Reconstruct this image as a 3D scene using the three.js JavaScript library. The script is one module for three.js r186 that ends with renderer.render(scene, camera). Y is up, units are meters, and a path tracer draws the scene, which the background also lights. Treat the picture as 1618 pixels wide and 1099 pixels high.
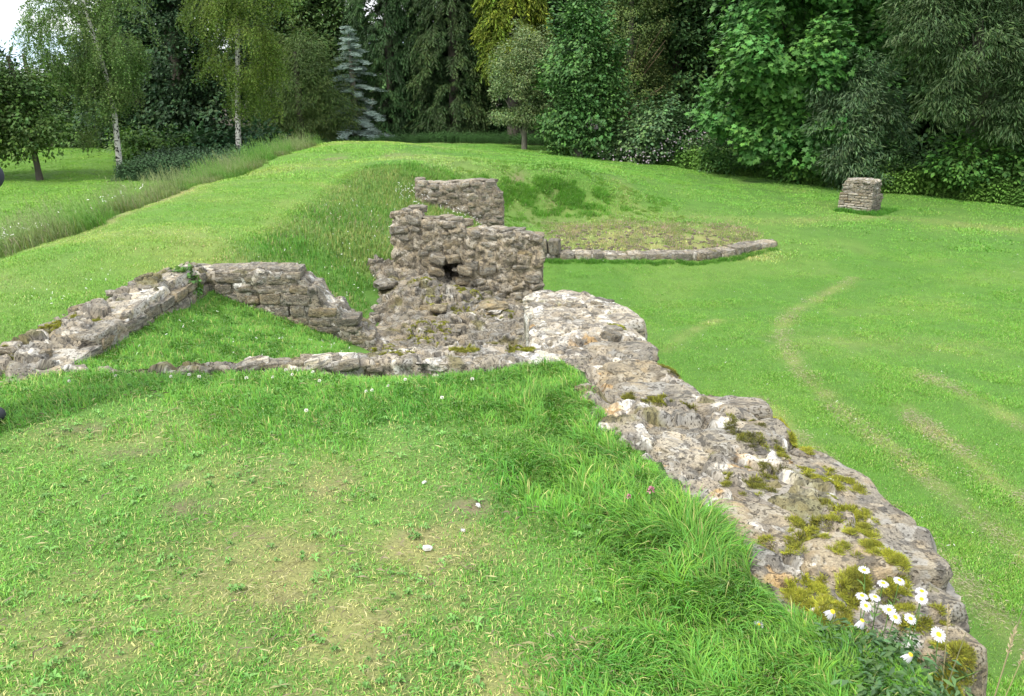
import * as THREE from 'three';
import { mergeGeometries } from 'three/addons/utils/BufferGeometryUtils.js';
import { MarchingCubes } from 'three/addons/objects/MarchingCubes.js';

// ---------------------------------------------------------------- camera, sky, sun, exposure
const scene = new THREE.Scene();
const camera = new THREE.PerspectiveCamera(47.19, 1024 / 696, 0.05, 400);
camera.position.set(0, 1.62, 0);
camera.rotation.set(-19.2576 * Math.PI / 180, 0, 0);
scene.add(camera);
const renderer = new THREE.WebGLRenderer({ antialias: true });
renderer.toneMapping = THREE.LinearToneMapping;
renderer.toneMappingExposure = 2.85;
renderer.shadowMap.enabled = true;
const sun = new THREE.DirectionalLight(new THREE.Color(1, 0.95, 0.86), 1.5);
sun.position.set(-22, 42, 13); sun.target.position.set(0, -0.5, -10);
sun.castShadow = true; sun.shadow.radius = 20;
Object.assign(sun.shadow.camera, { left: -40, right: 40, top: 40, bottom: -40, near: 1, far: 140 });
sun.shadow.mapSize.set(4096, 4096);
scene.add(sun, sun.target);

// ---------------------------------------------------------------- noise
function h3(i, j, k) {
  let n = Math.imul(i, 374761393) + Math.imul(j, 668265263) + Math.imul(k, 1274126177);
  n = Math.imul(n ^ (n >>> 13), 1274126177); n ^= n >>> 16; n = Math.imul(n, 2246822519); n ^= n >>> 15;
  return (n >>> 0) / 4294967296;
}
function vn(x, y, z) {
  const i = Math.floor(x), j = Math.floor(y), k = Math.floor(z);
  let u = x - i, v = y - j, w = z - k; u = u * u * (3 - 2 * u); v = v * v * (3 - 2 * v); w = w * w * (3 - 2 * w);
  const L = (a, b, t) => a + (b - a) * t;
  return L(L(L(h3(i, j, k), h3(i + 1, j, k), u), L(h3(i, j + 1, k), h3(i + 1, j + 1, k), u), v),
    L(L(h3(i, j, k + 1), h3(i + 1, j, k + 1), u), L(h3(i, j + 1, k + 1), h3(i + 1, j + 1, k + 1), u), v), w);
}
function fbm(x, y, z, o = 4) { let s = 0, a = 0.5, t = 0; for (let i = 0; i < o; i++) { s += a * vn(x, y, z); t += a; a *= 0.5; x = x * 2.03 + 17.1; y = y * 2.03 + 5.3; z = z * 2.03 + 9.7; } return s / t; }
function worley(x, y, z) {
  const i = Math.floor(x), j = Math.floor(y), k = Math.floor(z);
  let f1 = 9, f2 = 9, id = 0;
  for (let a = -1; a < 2; a++) for (let b = -1; b < 2; b++) for (let c = -1; c < 2; c++) {
    const p = i + a, q = j + b, r = k + c;
    const dx = p + 0.5 + (h3(p, q, r) - 0.5) * 0.85 - x, dy = q + 0.5 + (h3(p + 91, q, r) - 0.5) * 0.85 - y, dz = r + 0.5 + (h3(p, q + 57, r) - 0.5) * 0.85 - z;
    const d = Math.sqrt(dx * dx + dy * dy + dz * dz);
    if (d < f1) { f2 = f1; f1 = d; id = h3(p + 7, q + 3, r + 5); } else if (d < f2) f2 = d;
  }
  return [f1, f2, id];
}
let seed = 12345;
const reseed = (s) => { seed = s >>> 0; };
function rnd() { seed = (seed + 0x6D2B79F5) | 0; let t = Math.imul(seed ^ (seed >>> 15), 1 | seed); t = (t + Math.imul(t ^ (t >>> 7), 61 | t)) ^ t; return ((t ^ (t >>> 14)) >>> 0) / 4294967296; }
const rr = (a, b) => a + (b - a) * rnd();
const lerp = THREE.MathUtils.lerp, clamp = THREE.MathUtils.clamp;
const sstep = (a, b, x) => { const t = clamp((x - a) / (b - a), 0, 1); return t * t * (3 - 2 * t); };
const mix3 = (a, b, t) => [lerp(a[0], b[0], t), lerp(a[1], b[1], t), lerp(a[2], b[2], t)];
function pl(pts, x) { // piecewise linear
  if (x <= pts[0][0]) return pts[0][1];
  for (let i = 1; i < pts.length; i++) if (x <= pts[i][0]) return lerp(pts[i - 1][1], pts[i][1], (x - pts[i - 1][0]) / (pts[i][0] - pts[i - 1][0]));
  return pts[pts.length - 1][1];
}

// ---------------------------------------------------------------- sky: bright overcast with soft breaks
{
  const W = 1024, H = 512, data = new Float32Array(W * H * 4);
  for (let r = 0; r < H; r++) for (let c = 0; c < W; c++) {
    const el = ((r + 0.5) / H - 0.5) * Math.PI, az = ((c + 0.5) / W) * Math.PI * 2;
    const x = Math.cos(az) * Math.cos(el), y = Math.sin(el), z = Math.sin(az) * Math.cos(el);
    const k = 1 / (Math.max(y, 0) + 0.25);
    const n = fbm(x * k * 2.2 + 40, y * 3 + 11, z * k * 2.2 + 23, 5);
    const gap = sstep(0.50, 0.66, n), L = (0.60 + 0.1 * Math.max(y, 0)) * (1 - 0.05 * (n - 0.5));
    const o = (r * W + c) * 4, t = y < 0 ? 0 : gap;
    data[o] = L * lerp(0.99, 0.7, t); data[o + 1] = L * lerp(1.01, 0.85, t); data[o + 2] = L * lerp(1.05, 1.04, t); data[o + 3] = 1;
  }
  const tex = new THREE.DataTexture(data, W, H, THREE.RGBAFormat, THREE.FloatType);
  tex.mapping = THREE.EquirectangularReflectionMapping; tex.magFilter = THREE.LinearFilter; tex.minFilter = THREE.LinearFilter; tex.wrapS = THREE.RepeatWrapping; tex.needsUpdate = true;
  scene.background = tex; scene.environment = tex;
}

// ---------------------------------------------------------------- naming helpers
const used = new Map();
function numbered(name) { const n = used.get(name) ?? 0; used.set(name, n + 1); return n ? name + '_' + String(n).padStart(3, '0') : name; }
function thing(name, label, category, pos = [0, 0, 0], turn = 0, group) {
  const o = new THREE.Group(); o.name = numbered(name); o.position.set(...pos); o.rotation.y = turn;
  o.userData = { label, category, kind: 'thing' }; if (group) o.userData.group = group;
  scene.add(o); return o;
}
function part(name, geo, mat, parent, label) {
  const m = new THREE.Mesh(geo, mat); m.name = name; m.castShadow = m.receiveShadow = true;
  if (label) m.userData.label = label;
  parent.add(m); return m;
}
function stuff(name, geo, mat, mats, cols, parent, label, category) {
  const m = new THREE.InstancedMesh(geo, mat, mats.length);
  for (let i = 0; i < mats.length; i++) { m.setMatrixAt(i, mats[i]); if (cols) m.setColorAt(i, cols[i]); }
  m.castShadow = m.receiveShadow = true; m.userData.kind = 'stuff';
  if (label) { m.userData.label = label; m.userData.category = category; }
  m.name = parent === scene ? numbered(name) : name;
  parent.add(m); return m;
}
function copyOf(o, label) { const c = o.clone(); c.name = numbered(o.name.replace(/_\d{3}$/, '')); c.userData = { ...o.userData }; if (label) c.userData.label = label; scene.add(c); return c; }
// geometry collector
class Geo {
  constructor() { this.p = []; this.c = []; this.i = []; this.u = []; }
  v(x, y, z, c, u = 0, w = 0) { this.p.push(x, y, z); this.c.push(c[0], c[1], c[2]); this.u.push(u, w); return this.p.length / 3 - 1; }
  t(a, b, c) { this.i.push(a, b, c); }
  q(a, b, c, d) { this.i.push(a, b, c, a, c, d); }
  build() {
    const g = new THREE.BufferGeometry();
    g.setAttribute('position', new THREE.Float32BufferAttribute(this.p, 3)); g.setAttribute('color', new THREE.Float32BufferAttribute(this.c, 3)); g.setAttribute('uv', new THREE.Float32BufferAttribute(this.u, 2));
    g.setIndex(this.i); g.computeVertexNormals(); return g;
  }
}

// ---------------------------------------------------------------- textures (tileable)
function tileNoise(u, v, per, s) {
  const x = u * per, y = v * per, i = Math.floor(x), j = Math.floor(y); let a = x - i, b = y - j; a = a * a * (3 - 2 * a); b = b * b * (3 - 2 * b);
  const m = (n) => ((n % per) + per) % per;
  return lerp(lerp(h3(m(i), m(j), s), h3(m(i + 1), m(j), s), a), lerp(h3(m(i), m(j + 1), s), h3(m(i + 1), m(j + 1), s), a), b);
}
function tileFbm(u, v, per, s, o) { let r = 0, a = 0.5, t = 0; for (let k = 0; k < o; k++) { r += a * tileNoise(u, v, per << k, s + k); t += a; a *= 0.55; } return r / t; }
function makeTex(N, fn, srgb) {
  const d = new Uint8Array(N * N * 4);
  for (let j = 0; j < N; j++) for (let i = 0; i < N; i++) { const c = fn(i / N, j / N), o = (j * N + i) * 4; for (let k = 0; k < 3; k++) d[o + k] = clamp(c[k], 0, 1) * 255; d[o + 3] = 255; }
  const t = new THREE.DataTexture(d, N, N, THREE.RGBAFormat); t.wrapS = t.wrapT = THREE.RepeatWrapping; t.magFilter = THREE.LinearFilter; t.minFilter = THREE.LinearMipmapLinearFilter; t.needsUpdate = true;
  if (srgb) t.colorSpace = THREE.SRGBColorSpace; return t;
}
const stoneH = (u, v) => { const a = tileFbm(u, v, 8, 3, 7), p = tileFbm(u, v, 60, 31, 2), r = 1 - Math.abs(tileFbm(u, v, 14, 91, 4) * 2 - 1); return a * 0.6 + 0.25 * tileNoise(u, v, 140, 7) * a + 0.2 * r * r - 0.4 * sstep(0.66, 0.8, p); };
const stoneMap = makeTex(1024, (u, v) => {
  const a = tileFbm(u, v, 9, 11, 6), b = tileFbm(u, v, 18, 47, 5), pit = sstep(0.66, 0.78, tileFbm(u, v, 60, 31, 2)), lich = sstep(0.57, 0.60, tileFbm(u, v, 13, 71, 5)), dark = sstep(0.56, 0.66, b), f = tileNoise(u, v, 256, 5), f2 = tileNoise(u, v, 120, 25);
  let c = mix3([0.74, 0.725, 0.70], [0.92, 0.89, 0.83], sstep(0.35, 0.65, a));
  c = mix3(c, [0.55, 0.545, 0.54], dark * 0.75); c = mix3(c, [1, 1, 0.99], lich * 0.8); c = mix3(c, [0.44, 0.42, 0.39], pit * 0.6);
  const g = 0.78 + 0.24 * f + 0.2 * f2; return [c[0] * g, c[1] * g, c[2] * g];
}, true);
const stoneBump = makeTex(1024, (u, v) => { const h = stoneH(u, v); return [h, h, h]; });
const soilMap = makeTex(1024, (u, v) => {
  const a = tileFbm(u, v, 8, 5, 6), f = tileNoise(u, v, 300, 9), g2 = tileNoise(u * 1, v, 150, 19); const g = 0.55 + 0.35 * a + 0.32 * f * g2 + 0.12 * f; return [g, g, g];
}, false);
const soilBump = makeTex(512, (u, v) => { const h = 0.5 * tileFbm(u, v, 16, 77, 4) + 0.5 * tileNoise(u, v, 200, 3); return [h, h, h]; });
const barkMap = makeTex(512, (u, v) => { const r = tileFbm(u, v * 0.35, 24, 61, 4), g = 0.45 + 0.75 * r; return [g, g * 0.97, g * 0.92]; });
const birchMap = makeTex(512, (u, v) => {
  const band = sstep(0.62, 0.72, tileNoise(u * 0.6, v, 26, 8) * 0.7 + tileNoise(u, v, 52, 9) * 0.35), scar = sstep(0.74, 0.8, tileFbm(u, v, 7, 15, 3)), f = tileFbm(u, v, 30, 4, 3);
  const c = mix3([0.86, 0.85, 0.82], [0.12, 0.11, 0.10], Math.max(band, scar)); const g = 0.85 + 0.25 * f; return [c[0] * g, c[1] * g, c[2] * g];
}, true);
const std = (o) => new THREE.MeshStandardMaterial({ roughness: 0.92, ...o });

// ---------------------------------------------------------------- the lie of the land: x to the right, d = distance ahead (z = -d)
const XO = [[-2, 1.45], [1.2, 1.36], [1.84, 1.33], [1.95, 1.37], [2.11, 1.42], [2.4, 1.5], [2.6, 1.49], [2.75, 1.47], [2.93, 1.41], [3.13, 1.42], [3.25, 1.37], [3.31, 1.27], [3.45, 1.22], [3.6, 1.265], [3.75, 1.15], [3.99, 0.95], [4.3, 0.88], [4.54, 0.83], [4.75, 0.84], [5.04, 0.78], [5.42, 0.81], [5.65, 0.64], [5.9, 0.5], [8.2, 0.32], [12, -0.14], [15, -0.3], [60, -0.3]];
const XL = [[1, 1.32], [1.7, 1.3], [1.84, 1.22], [1.97, 1.08], [2.03, 0.95], [2.08, 0.84], [2.2, 0.81], [2.5, 0.81], [2.8, 0.70], [3.18, 0.57], [3.59, 0.46], [4.1, 0.37], [4.35, 0.22], [4.55, 0.13], [5.75, 0.10]];
const bankPts = [[-4.5, -1, 0], [-2, -1, 0], [1, -1, 0], [-4.5, 1.5, 0], [-2, 1.5, 0], [0, 1.5, 0], [1, 1.5, 0], [-4.4, 3, 0], [-2, 3, 0], [0, 3, 0.01], [0.6, 3, 0.01], [-3, 3.9, 0], [-1.7, 3.9, 0], [-0.6, 3.9, 0.005], [0.25, 3.9, 0.02], [-2.4, 4.25, -0.02], [-1.2, 4.25, -0.02], [0, 4.3, 0], [0.3, 4.4, 0],
  [-2.5, 4.8, -0.1], [-1.8, 4.8, -0.17], [-1.1, 4.85, -0.28], [-0.5, 4.95, -0.42], [0, 5.0, -0.55], [-2.5, 5.6, -0.14], [-1.6, 5.6, -0.32], [-0.8, 5.7, -0.52], [-2.5, 6.4, -0.24], [-2, 6.4, -0.42], [-1.6, 6.4, -0.55], [-1.2, 6.3, -0.66],
  [-0.4, 6.5, -0.82], [0.2, 6.5, -0.85], [0.2, 7.6, -0.85], [-0.5, 7.6, -0.75],
  [-3.4, 4.5, 0], [-3.0, 5.5, 0], [-3.0, 6.6, -0.02], [-2.6, 7.2, 0], [-2.7, 8.2, 0], [-2.7, 10.3, 0], [-2.7, 12, 0], [-2.4, 13.8, 0], [-3.6, 6, 0.02], [-3.6, 9, 0.03], [-3.6, 12, 0.03], [-3.6, 16, 0.02], [-2.4, 16, 0], [-3.4, 19.5, 0], [-2.4, 19, -0.05],
  [-4.5, 5, 0], [-4.6, 7, 0], [-4.6, 9.5, 0], [-4.6, 12, 0], [-4.6, 16, 0], [-4.3, 19.5, -0.02], [-5.4, 5, -0.3], [-5.6, 9, -0.35], [-5.6, 14, -0.35], [-5.6, 19, -0.4], [-7.2, 5, -0.9], [-7.2, 10, -0.92], [-7.2, 15, -0.92], [-7, 20, -0.9], [-10, 3, -1], [-10, 10, -1], [-10, 17, -1], [-10, 24, -1], [-16, 10, -1], [-16, 24, -1], [-24, 30, -1], [-12, 32, -0.95],
  [-2.0, 7.3, -0.3], [-1.45, 7.05, -0.66], [-1.5, 8, -0.52], [-1.35, 9.1, -0.4], [-2, 8.3, -0.22], [-2, 10.2, -0.2], [-1.2, 10.6, -0.45], [-1.0, 11.6, -0.52], [0, 10, -0.75], [-0.4, 11.6, -0.62], [-1.9, 12, -0.2], [-1.5, 13.2, -0.12], [-1.3, 14.2, -0.05], [-0.4, 13.2, -0.55], [-0.3, 15.2, -0.1]];
const commonPts = [[0, 14.5, -0.8], [0.9, 14.8, -0.88], [1.2, 15.8, -0.26], [0, 17, -0.2], [2.2, 16.4, -0.56], [2.3, 15.3, -0.86], [0, 20, -0.35], [0.3, 24.1, -0.6], [-3, 23, -0.45], [-2, 26, -0.55], [-6, 27, -0.8], [5, 16, -0.98], [4, 20, -0.85], [3.6, 24.6, -0.8], [7, 16.1, -1.1], [10, 17, -1.1], [7.3, 21, -1.0], [11.5, 17.8, -1.1], [16, 15, -1.15], [16, 24, -1.0], [2, 30, -0.7]];
const lawnPts = [[1.4, -2, -1.3], [1.4, 1.5, -1.32], [2.5, 3, -1.32], [1.2, 5, -1.32], [1, 7, -1.32], [0.6, 9, -1.3], [0.5, 11.5, -1.3], [2, 11.6, -1.3], [3.5, 12, -1.3], [5, 12.8, -1.25], [4, 8, -1.28], [5, 3, -1.28], [7, 6, -1.24], [9, 10, -1.2], [12, 12, -1.18], [7, 13, -1.18], [16, 4, -1.2], [4, -2, -1.3], [10, -2, -1.25], [0.2, 12.9, -1.08], [1.5, 12.8, -1.06], [3.2, 13.0, -1.08], [3.6, 14.2, -1.0], [1.5, 13.8, -0.95]];
function tps(pts, lam = 0.002) {
  const n = pts.length, N = n + 3, A = [], U = (r2) => (r2 > 1e-9 ? 0.5 * r2 * Math.log(r2) : 0);
  for (let i = 0; i < N; i++) A.push(new Float64Array(N + 1));
  for (let i = 0; i < n; i++) {
    for (let j = 0; j < n; j++) A[i][j] = U((pts[i][0] - pts[j][0]) ** 2 + (pts[i][1] - pts[j][1]) ** 2);
    A[i][i] += lam; A[i][n] = A[n][i] = 1; A[i][n + 1] = A[n + 1][i] = pts[i][0]; A[i][n + 2] = A[n + 2][i] = pts[i][1]; A[i][N] = pts[i][2];
  }
  for (let c = 0; c < N; c++) {
    let b = c; for (let r = c + 1; r < N; r++) if (Math.abs(A[r][c]) > Math.abs(A[b][c])) b = r;
    [A[c], A[b]] = [A[b], A[c]];
    for (let r = 0; r < N; r++) if (r !== c && A[r][c]) { const f = A[r][c] / A[c][c]; for (let k = c; k <= N; k++) A[r][k] -= f * A[c][k]; }
  }
  const w = A.map((row, i) => row[N] / row[i]);
  return (x, y) => { let s = w[n] + w[n + 1] * x + w[n + 2] * y; for (let i = 0; i < n; i++) { const dx = x - pts[i][0], dy = y - pts[i][1]; s += w[i] * U(dx * dx + dy * dy); } return s; };
}
const bankF = tps([...bankPts, ...commonPts]), lawnF = tps([...lawnPts, ...commonPts]);
const xo = (d) => pl(XO, d), xl = (d) => pl(XL, d);
function groundY(x, d) {
  const far = Math.max(sstep(26, 36, d), sstep(12, 20, Math.abs(x)), sstep(-1, -6, d));
  let y = 0;
  if (far < 1) {
    const e = xo(d), wide = d < 5.8 ? 0.07 : d < 8.2 ? 0.12 : d < 13 ? 0.5 : lerp(0.5, 4, sstep(13, 16, d)), mid = d < 5.8 ? lerp(Math.min(xl(d) + 0.12, e - 0.12), e - 0.15, sstep(1.9, 1.5, d)) : d < 8.2 ? e - 0.2 : e - 0.1 + (d > 13 ? sstep(13, 16, d) * 1.0 : 0);
    const s = sstep(mid - wide, mid + wide, x);
    y = lerp(s < 1 ? bankF(x, d) : 0, s > 0 ? lawnF(x, d) : 0, s);
    y += (vn(x * 1.7, d * 1.7, 3) - 0.5) * 0.035 * sstep(0, 3, d) + (vn(x * 6, d * 6, 8) - 0.5) * 0.012;
  }
  const fy = x < -6 ? -1 : x > 6 ? -1.1 : -0.8;
  return lerp(y, d < -1 ? (x > 1.3 ? -1.3 : -0.2) : fy, far);
}
// where the walls stand (no grass grows through them)
function inWall(x, d) {
  if (d > 1.2 && d < 5.8 && x > xl(d) + 0.02 && x < xo(d) - 0.03) return true;
  if (d > 4.2 && d < 6.6 && x > -3.1 && x < -2.62) return true;
  if (d > 4.22 && d < 4.3 + 0.27 * sstep(-2.6, 0.2, x) && x > -2.6 && x < 0.3 && (x > -1.6 || h3(Math.floor(x * 40), 1, 2) > 0.5)) return true;
  if (d > 6.62 && d < 6.98 && x > -2.9 && x < -1.25) return true;
  if (d > 5.2 + 0.9 * sstep(0, -1.2, x) && d < 8.6 && x > -1.4 + 0.12 * Math.sin(d * 7) && x < xo(d)) return true;
  if (d > 12.28 && d < 12.7 && x > -1.5 && x < -0.1) return true;
  return false;
}
// edge of the wood: beyond it leaf litter instead of turf
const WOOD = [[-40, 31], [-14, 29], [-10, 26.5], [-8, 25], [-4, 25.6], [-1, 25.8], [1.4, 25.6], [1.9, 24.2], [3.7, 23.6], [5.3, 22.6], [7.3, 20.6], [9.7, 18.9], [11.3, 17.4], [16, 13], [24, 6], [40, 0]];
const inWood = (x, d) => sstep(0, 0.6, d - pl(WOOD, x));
// right-lawn wheel lines, bare scars and straw patches: [x, d] polylines
const tracks = [
  [[5.1, 11.6], [3.75, 10.1], [3.3, 9.3], [3.05, 8.5], [2.95, 7.6], [2.98, 6.8], [3.05, 6.1], [3.1, 5.5], [3.2, 4.9], [3.3, 4.2], [3.42, 3.6], [3.55, 3.0]],
  [[3.55, 6.7], [3.55, 6.2], [3.6, 5.7], [3.62, 5.2], [3.7, 4.8], [3.8, 4.4], [3.95, 3.8]],
  [[4.1, 7.5], [4.25, 6.8], [4.4, 6.2], [4.5, 5.7], [4.6, 5.2], [4.75, 4.6]],
  [[2.35, 6.9], [2.4, 6.1], [2.5, 5.3], [2.6, 4.6], [2.7, 4.0], [2.8, 3.3]],
  [[2.2, 16.6], [2.2, 15.4], [3.2, 14.8], [4.6, 14.7], [6, 15.2], [7.0, 15.6], [8.2, 15.2], [10, 14]],
  [[2.6, 9.6], [2.1, 9.0], [1.7, 8.3]]];
function distSeg(p, x, d) { let m = 1e9, at = 0; for (let i = 1; i < p.length; i++) { const ax = p[i - 1][0], ay = p[i - 1][1], bx = p[i][0] - ax, by = p[i][1] - ay, t = clamp(((x - ax) * bx + (d - ay) * by) / (bx * bx + by * by), 0, 1), q = Math.hypot(x - ax - bx * t, d - ay - by * t); if (q < m) { m = q; at = i + t; } } return m; }
const blob = (x, d, cx, cd, rx, rd) => Math.exp(-(((x - cx) / rx) ** 2) - (((d - cd) / rd) ** 2));
const GL = [0.078, 0.198, 0.018], GN = [0.105, 0.25, 0.028], GR = [0.103, 0.228, 0.023], GV = [0.094, 0.225, 0.023], STRAW = [0.29, 0.29, 0.10], EARTH = [0.20, 0.145, 0.095];
// -> [rgb of the grass, straw share, bare earth share]
function turf(x, d) {
  const w = d < 14 ? (x > xo(d) - 0.2 ? 1 : 0) : sstep(-2.6, 0.6, x);
  if (w <= 0) return turfAt(x, d, false); if (w >= 1) return turfAt(x, d, true);
  const a = turfAt(x, d, false), b = turfAt(x, d, true); return [mix3(a[0], b[0], w), lerp(a[1], b[1], w), lerp(a[2], b[2], w)];
}
function turfAt(x, d, right) {
  const n1 = fbm(x * 0.9, d * 0.9, 1, 3), n2 = fbm(x * 4, d * 4, 5, 3), n3 = fbm(x * 13, d * 13, 2, 2);
  let g, straw = 0, bare = 0;
  if (right) {
    g = mix3(GL, [0.098, 0.222, 0.022], sstep(0.42, 0.68, n1) * 0.6);
    let tr = 0; for (let i = 0; i < tracks.length; i++) { const q = distSeg(tracks[i], x, d), w = i === 4 ? 0.22 : 0.09; tr = Math.max(tr, Math.exp(-((q / w) ** 2)) * (0.6 + 0.6 * sstep(0.4, 0.6, n2))); }
    straw = Math.max(straw, tr * 0.5);
    const plat = sstep(12.3, 12.6, d) * sstep(14.6, 13.6, d) * sstep(4.7, 3.6, x) * sstep(0.2, 0.9, x);
    straw = Math.max(straw, plat * (0.5 + 0.5 * sstep(0.4, 0.6, n2))); bare = Math.max(bare, plat * 0.22 * sstep(0.5, 0.62, n3));
    straw = Math.max(straw, 0.1 * sstep(0.54, 0.7, n1) * sstep(4, 12, d));
    straw = Math.max(straw, 0.4 * blob(x, d, 3.7, 8.6, 0.8, 0.5) * n2 + 0.45 * blob(x, d, 4.9, 8.3, 0.5, 0.35) * n2 + 0.6 * blob(x, d, 2, 14.6, 2.4, 0.9) * n2);
    bare = Math.max(bare, 0.8 * blob(x, d, 0.8, 15.5, 0.2, 0.5) * sstep(0.35, 0.5, n2), 0.9 * blob(x, d, 0.1, 15.3, 0.2, 0.3) * sstep(0.4, 0.5, n2), 0.35 * blob(x, d, 0.45, 14.5, 0.35, 0.7) * sstep(0.45, 0.6, n2));
  } else if (d < 4.45) {
    g = mix3(GN, [0.07, 0.205, 0.02], sstep(0.4, 0.62, n1));
    const worn = Math.max(blob(x, d, -0.5, 2.3, 0.62, 0.65), 0.6 * blob(x, d, -1.1, 2.0, 0.6, 0.5), 0.85 * blob(x, d, -0.15, 1.85, 0.5, 0.4), 0.75 * blob(x, d, -0.95, 2.85, 0.5, 0.25), 0.45 * blob(x, d, -1.8, 3.4, 0.5, 0.2));
    straw = clamp(worn * (0.3 + 0.8 * sstep(0.38, 0.62, n2)), 0, 1) * 1.0 + 0.1 * sstep(0.5, 0.65, n3);
    bare = 0.4 * worn * sstep(0.6, 0.7, n3) + blob(x, d, -0.17, 2.72, 0.1, 0.06) + 0.9 * blob(x, d, -1.28, 2.72, 0.09, 0.06) + 0.9 * blob(x, d, -1.35, 2.88, 0.04, 0.04) + 0.7 * blob(x, d, -2.0, 3.45, 0.2, 0.06) + 0.6 * blob(x, d, -1.7, 3.2, 0.18, 0.05);
    const verge = sstep(0.0, 0.6, x - (xl(d) - 1.0) + (n2 - 0.5) * 0.7); g = mix3(g, GV, verge); straw *= 1 - verge; bare *= 1 - verge;
  } else if (d < 6.7 && x > -2.7) { g = mix3(GV, [0.1, 0.23, 0.028], sstep(0.4, 0.6, n1)); }
  else {
    const leftLawn = sstep(-4.7, -5.6, x), slope = sstep(-2.75, -2.4, x);
    g = mix3(mix3(GR, [0.128, 0.24, 0.028], sstep(0.4, 0.65, n1)), mix3([0.083, 0.205, 0.021], [0.125, 0.225, 0.04], sstep(0.42, 0.62, n1)), slope);
    straw = (0.22 * sstep(0.52, 0.68, n1) + 0.1 * sstep(0.5, 0.62, n2)) * (d < 14 ? 1 : 0.8);
    straw = Math.max(straw, 0.8 * blob(x, d, -4.55, 10.5, 0.1, 3), 0.7 * blob(x, d, -4.2, 5.5, 0.5, 0.9) * n2 * 1.5);
    g = mix3(g, mix3([0.09, 0.215, 0.018], [0.12, 0.245, 0.022], n1), leftLawn); straw *= 1 - leftLawn;
    bare = 0.7 * blob(x, d, -3.4, 15.5, 0.2, 0.9) * sstep(0.45, 0.55, n2) + 0.5 * blob(x, d, -2, 16.5, 0.9, 0.3) * sstep(0.5, 0.6, n2) + 0.8 * blob(x, d, -4.62, 11, 0.07, 2.5) * sstep(0.4, 0.5, n2);
  }
  return [g, clamp(straw, 0, 1), clamp(bare, 0, 1)];
}
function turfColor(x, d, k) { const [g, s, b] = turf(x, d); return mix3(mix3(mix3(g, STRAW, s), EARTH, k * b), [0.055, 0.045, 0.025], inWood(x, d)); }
{ // one sheet to the horizon, finer where it is near
  const lines = (a, b, fine0, fine1, fine, grow) => { const l = [fine0]; let s = fine; for (let v = fine0; v > a;) { v -= s; s *= grow; l.unshift(v); } s = fine; for (let v = fine0; v < fine1;) { v += fine; l.push(v); } for (let v = l[l.length - 1]; v < b;) { v += s; s *= grow; l.push(v); } return l; };
  const X = lines(-260, 260, -3.4, 2.2, 0.05, 1.045), D = lines(-60, 300, 1.2, 9, 0.05, 1.035), W = X.length, g = new Geo();
  for (const d of D) for (const x of X) {
    const c = Math.abs(x) < 60 && d < 80 && d > -20 ? mix3(turfColor(x, d, 1), [0.085, 0.10, 0.035], d < 5 ? 0.28 : 0.1) : [0.08, 0.2, 0.02];
    g.v(x, groundY(x, d), -d, c, x / 1.4, d / 1.4);
  }
  for (let j = 0; j + 1 < D.length; j++) for (let i = 0; i + 1 < W; i++) { const a = j * W + i; g.q(a, a + 1, a + W + 1, a + W); }
  const m = part('ground', g.build(), std({ vertexColors: true, map: soilMap, bumpMap: soilBump, bumpScale: 0.012, roughness: 1 }), scene);
  m.userData.kind = 'structure'; m.userData.label = 'grassy ground with a raised bank, a sunken lawn and worn patches'; m.userData.category = 'ground'; used.set('ground', 1);
}
// ---------------------------------------------------------------- stone
const stoneTint = { grey: [0.35, 0.335, 0.305], buff: [0.385, 0.345, 0.275], pale: [0.52, 0.495, 0.45], dark: [0.26, 0.25, 0.225], pink: [0.365, 0.34, 0.305], lichen: [0.74, 0.73, 0.70], yellow: [0.40, 0.35, 0.25], white: [0.84, 0.83, 0.80] };
for (const k in stoneTint) stoneTint[k] = stoneTint[k].map((c) => c * 0.78);
const stoneMat = {}; for (const k in stoneTint) { stoneMat[k] = std({ vertexColors: true, color: new THREE.Color().setRGB(...stoneTint[k]), map: stoneMap, bumpMap: stoneBump, bumpScale: 0.012, roughness: 0.95 }); stoneMat[k].name = k + ' stone'; }
const coreMat = std({ vertexColors: true, map: stoneMap, bumpMap: stoneBump, bumpScale: 0.014, roughness: 0.95 });
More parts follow.
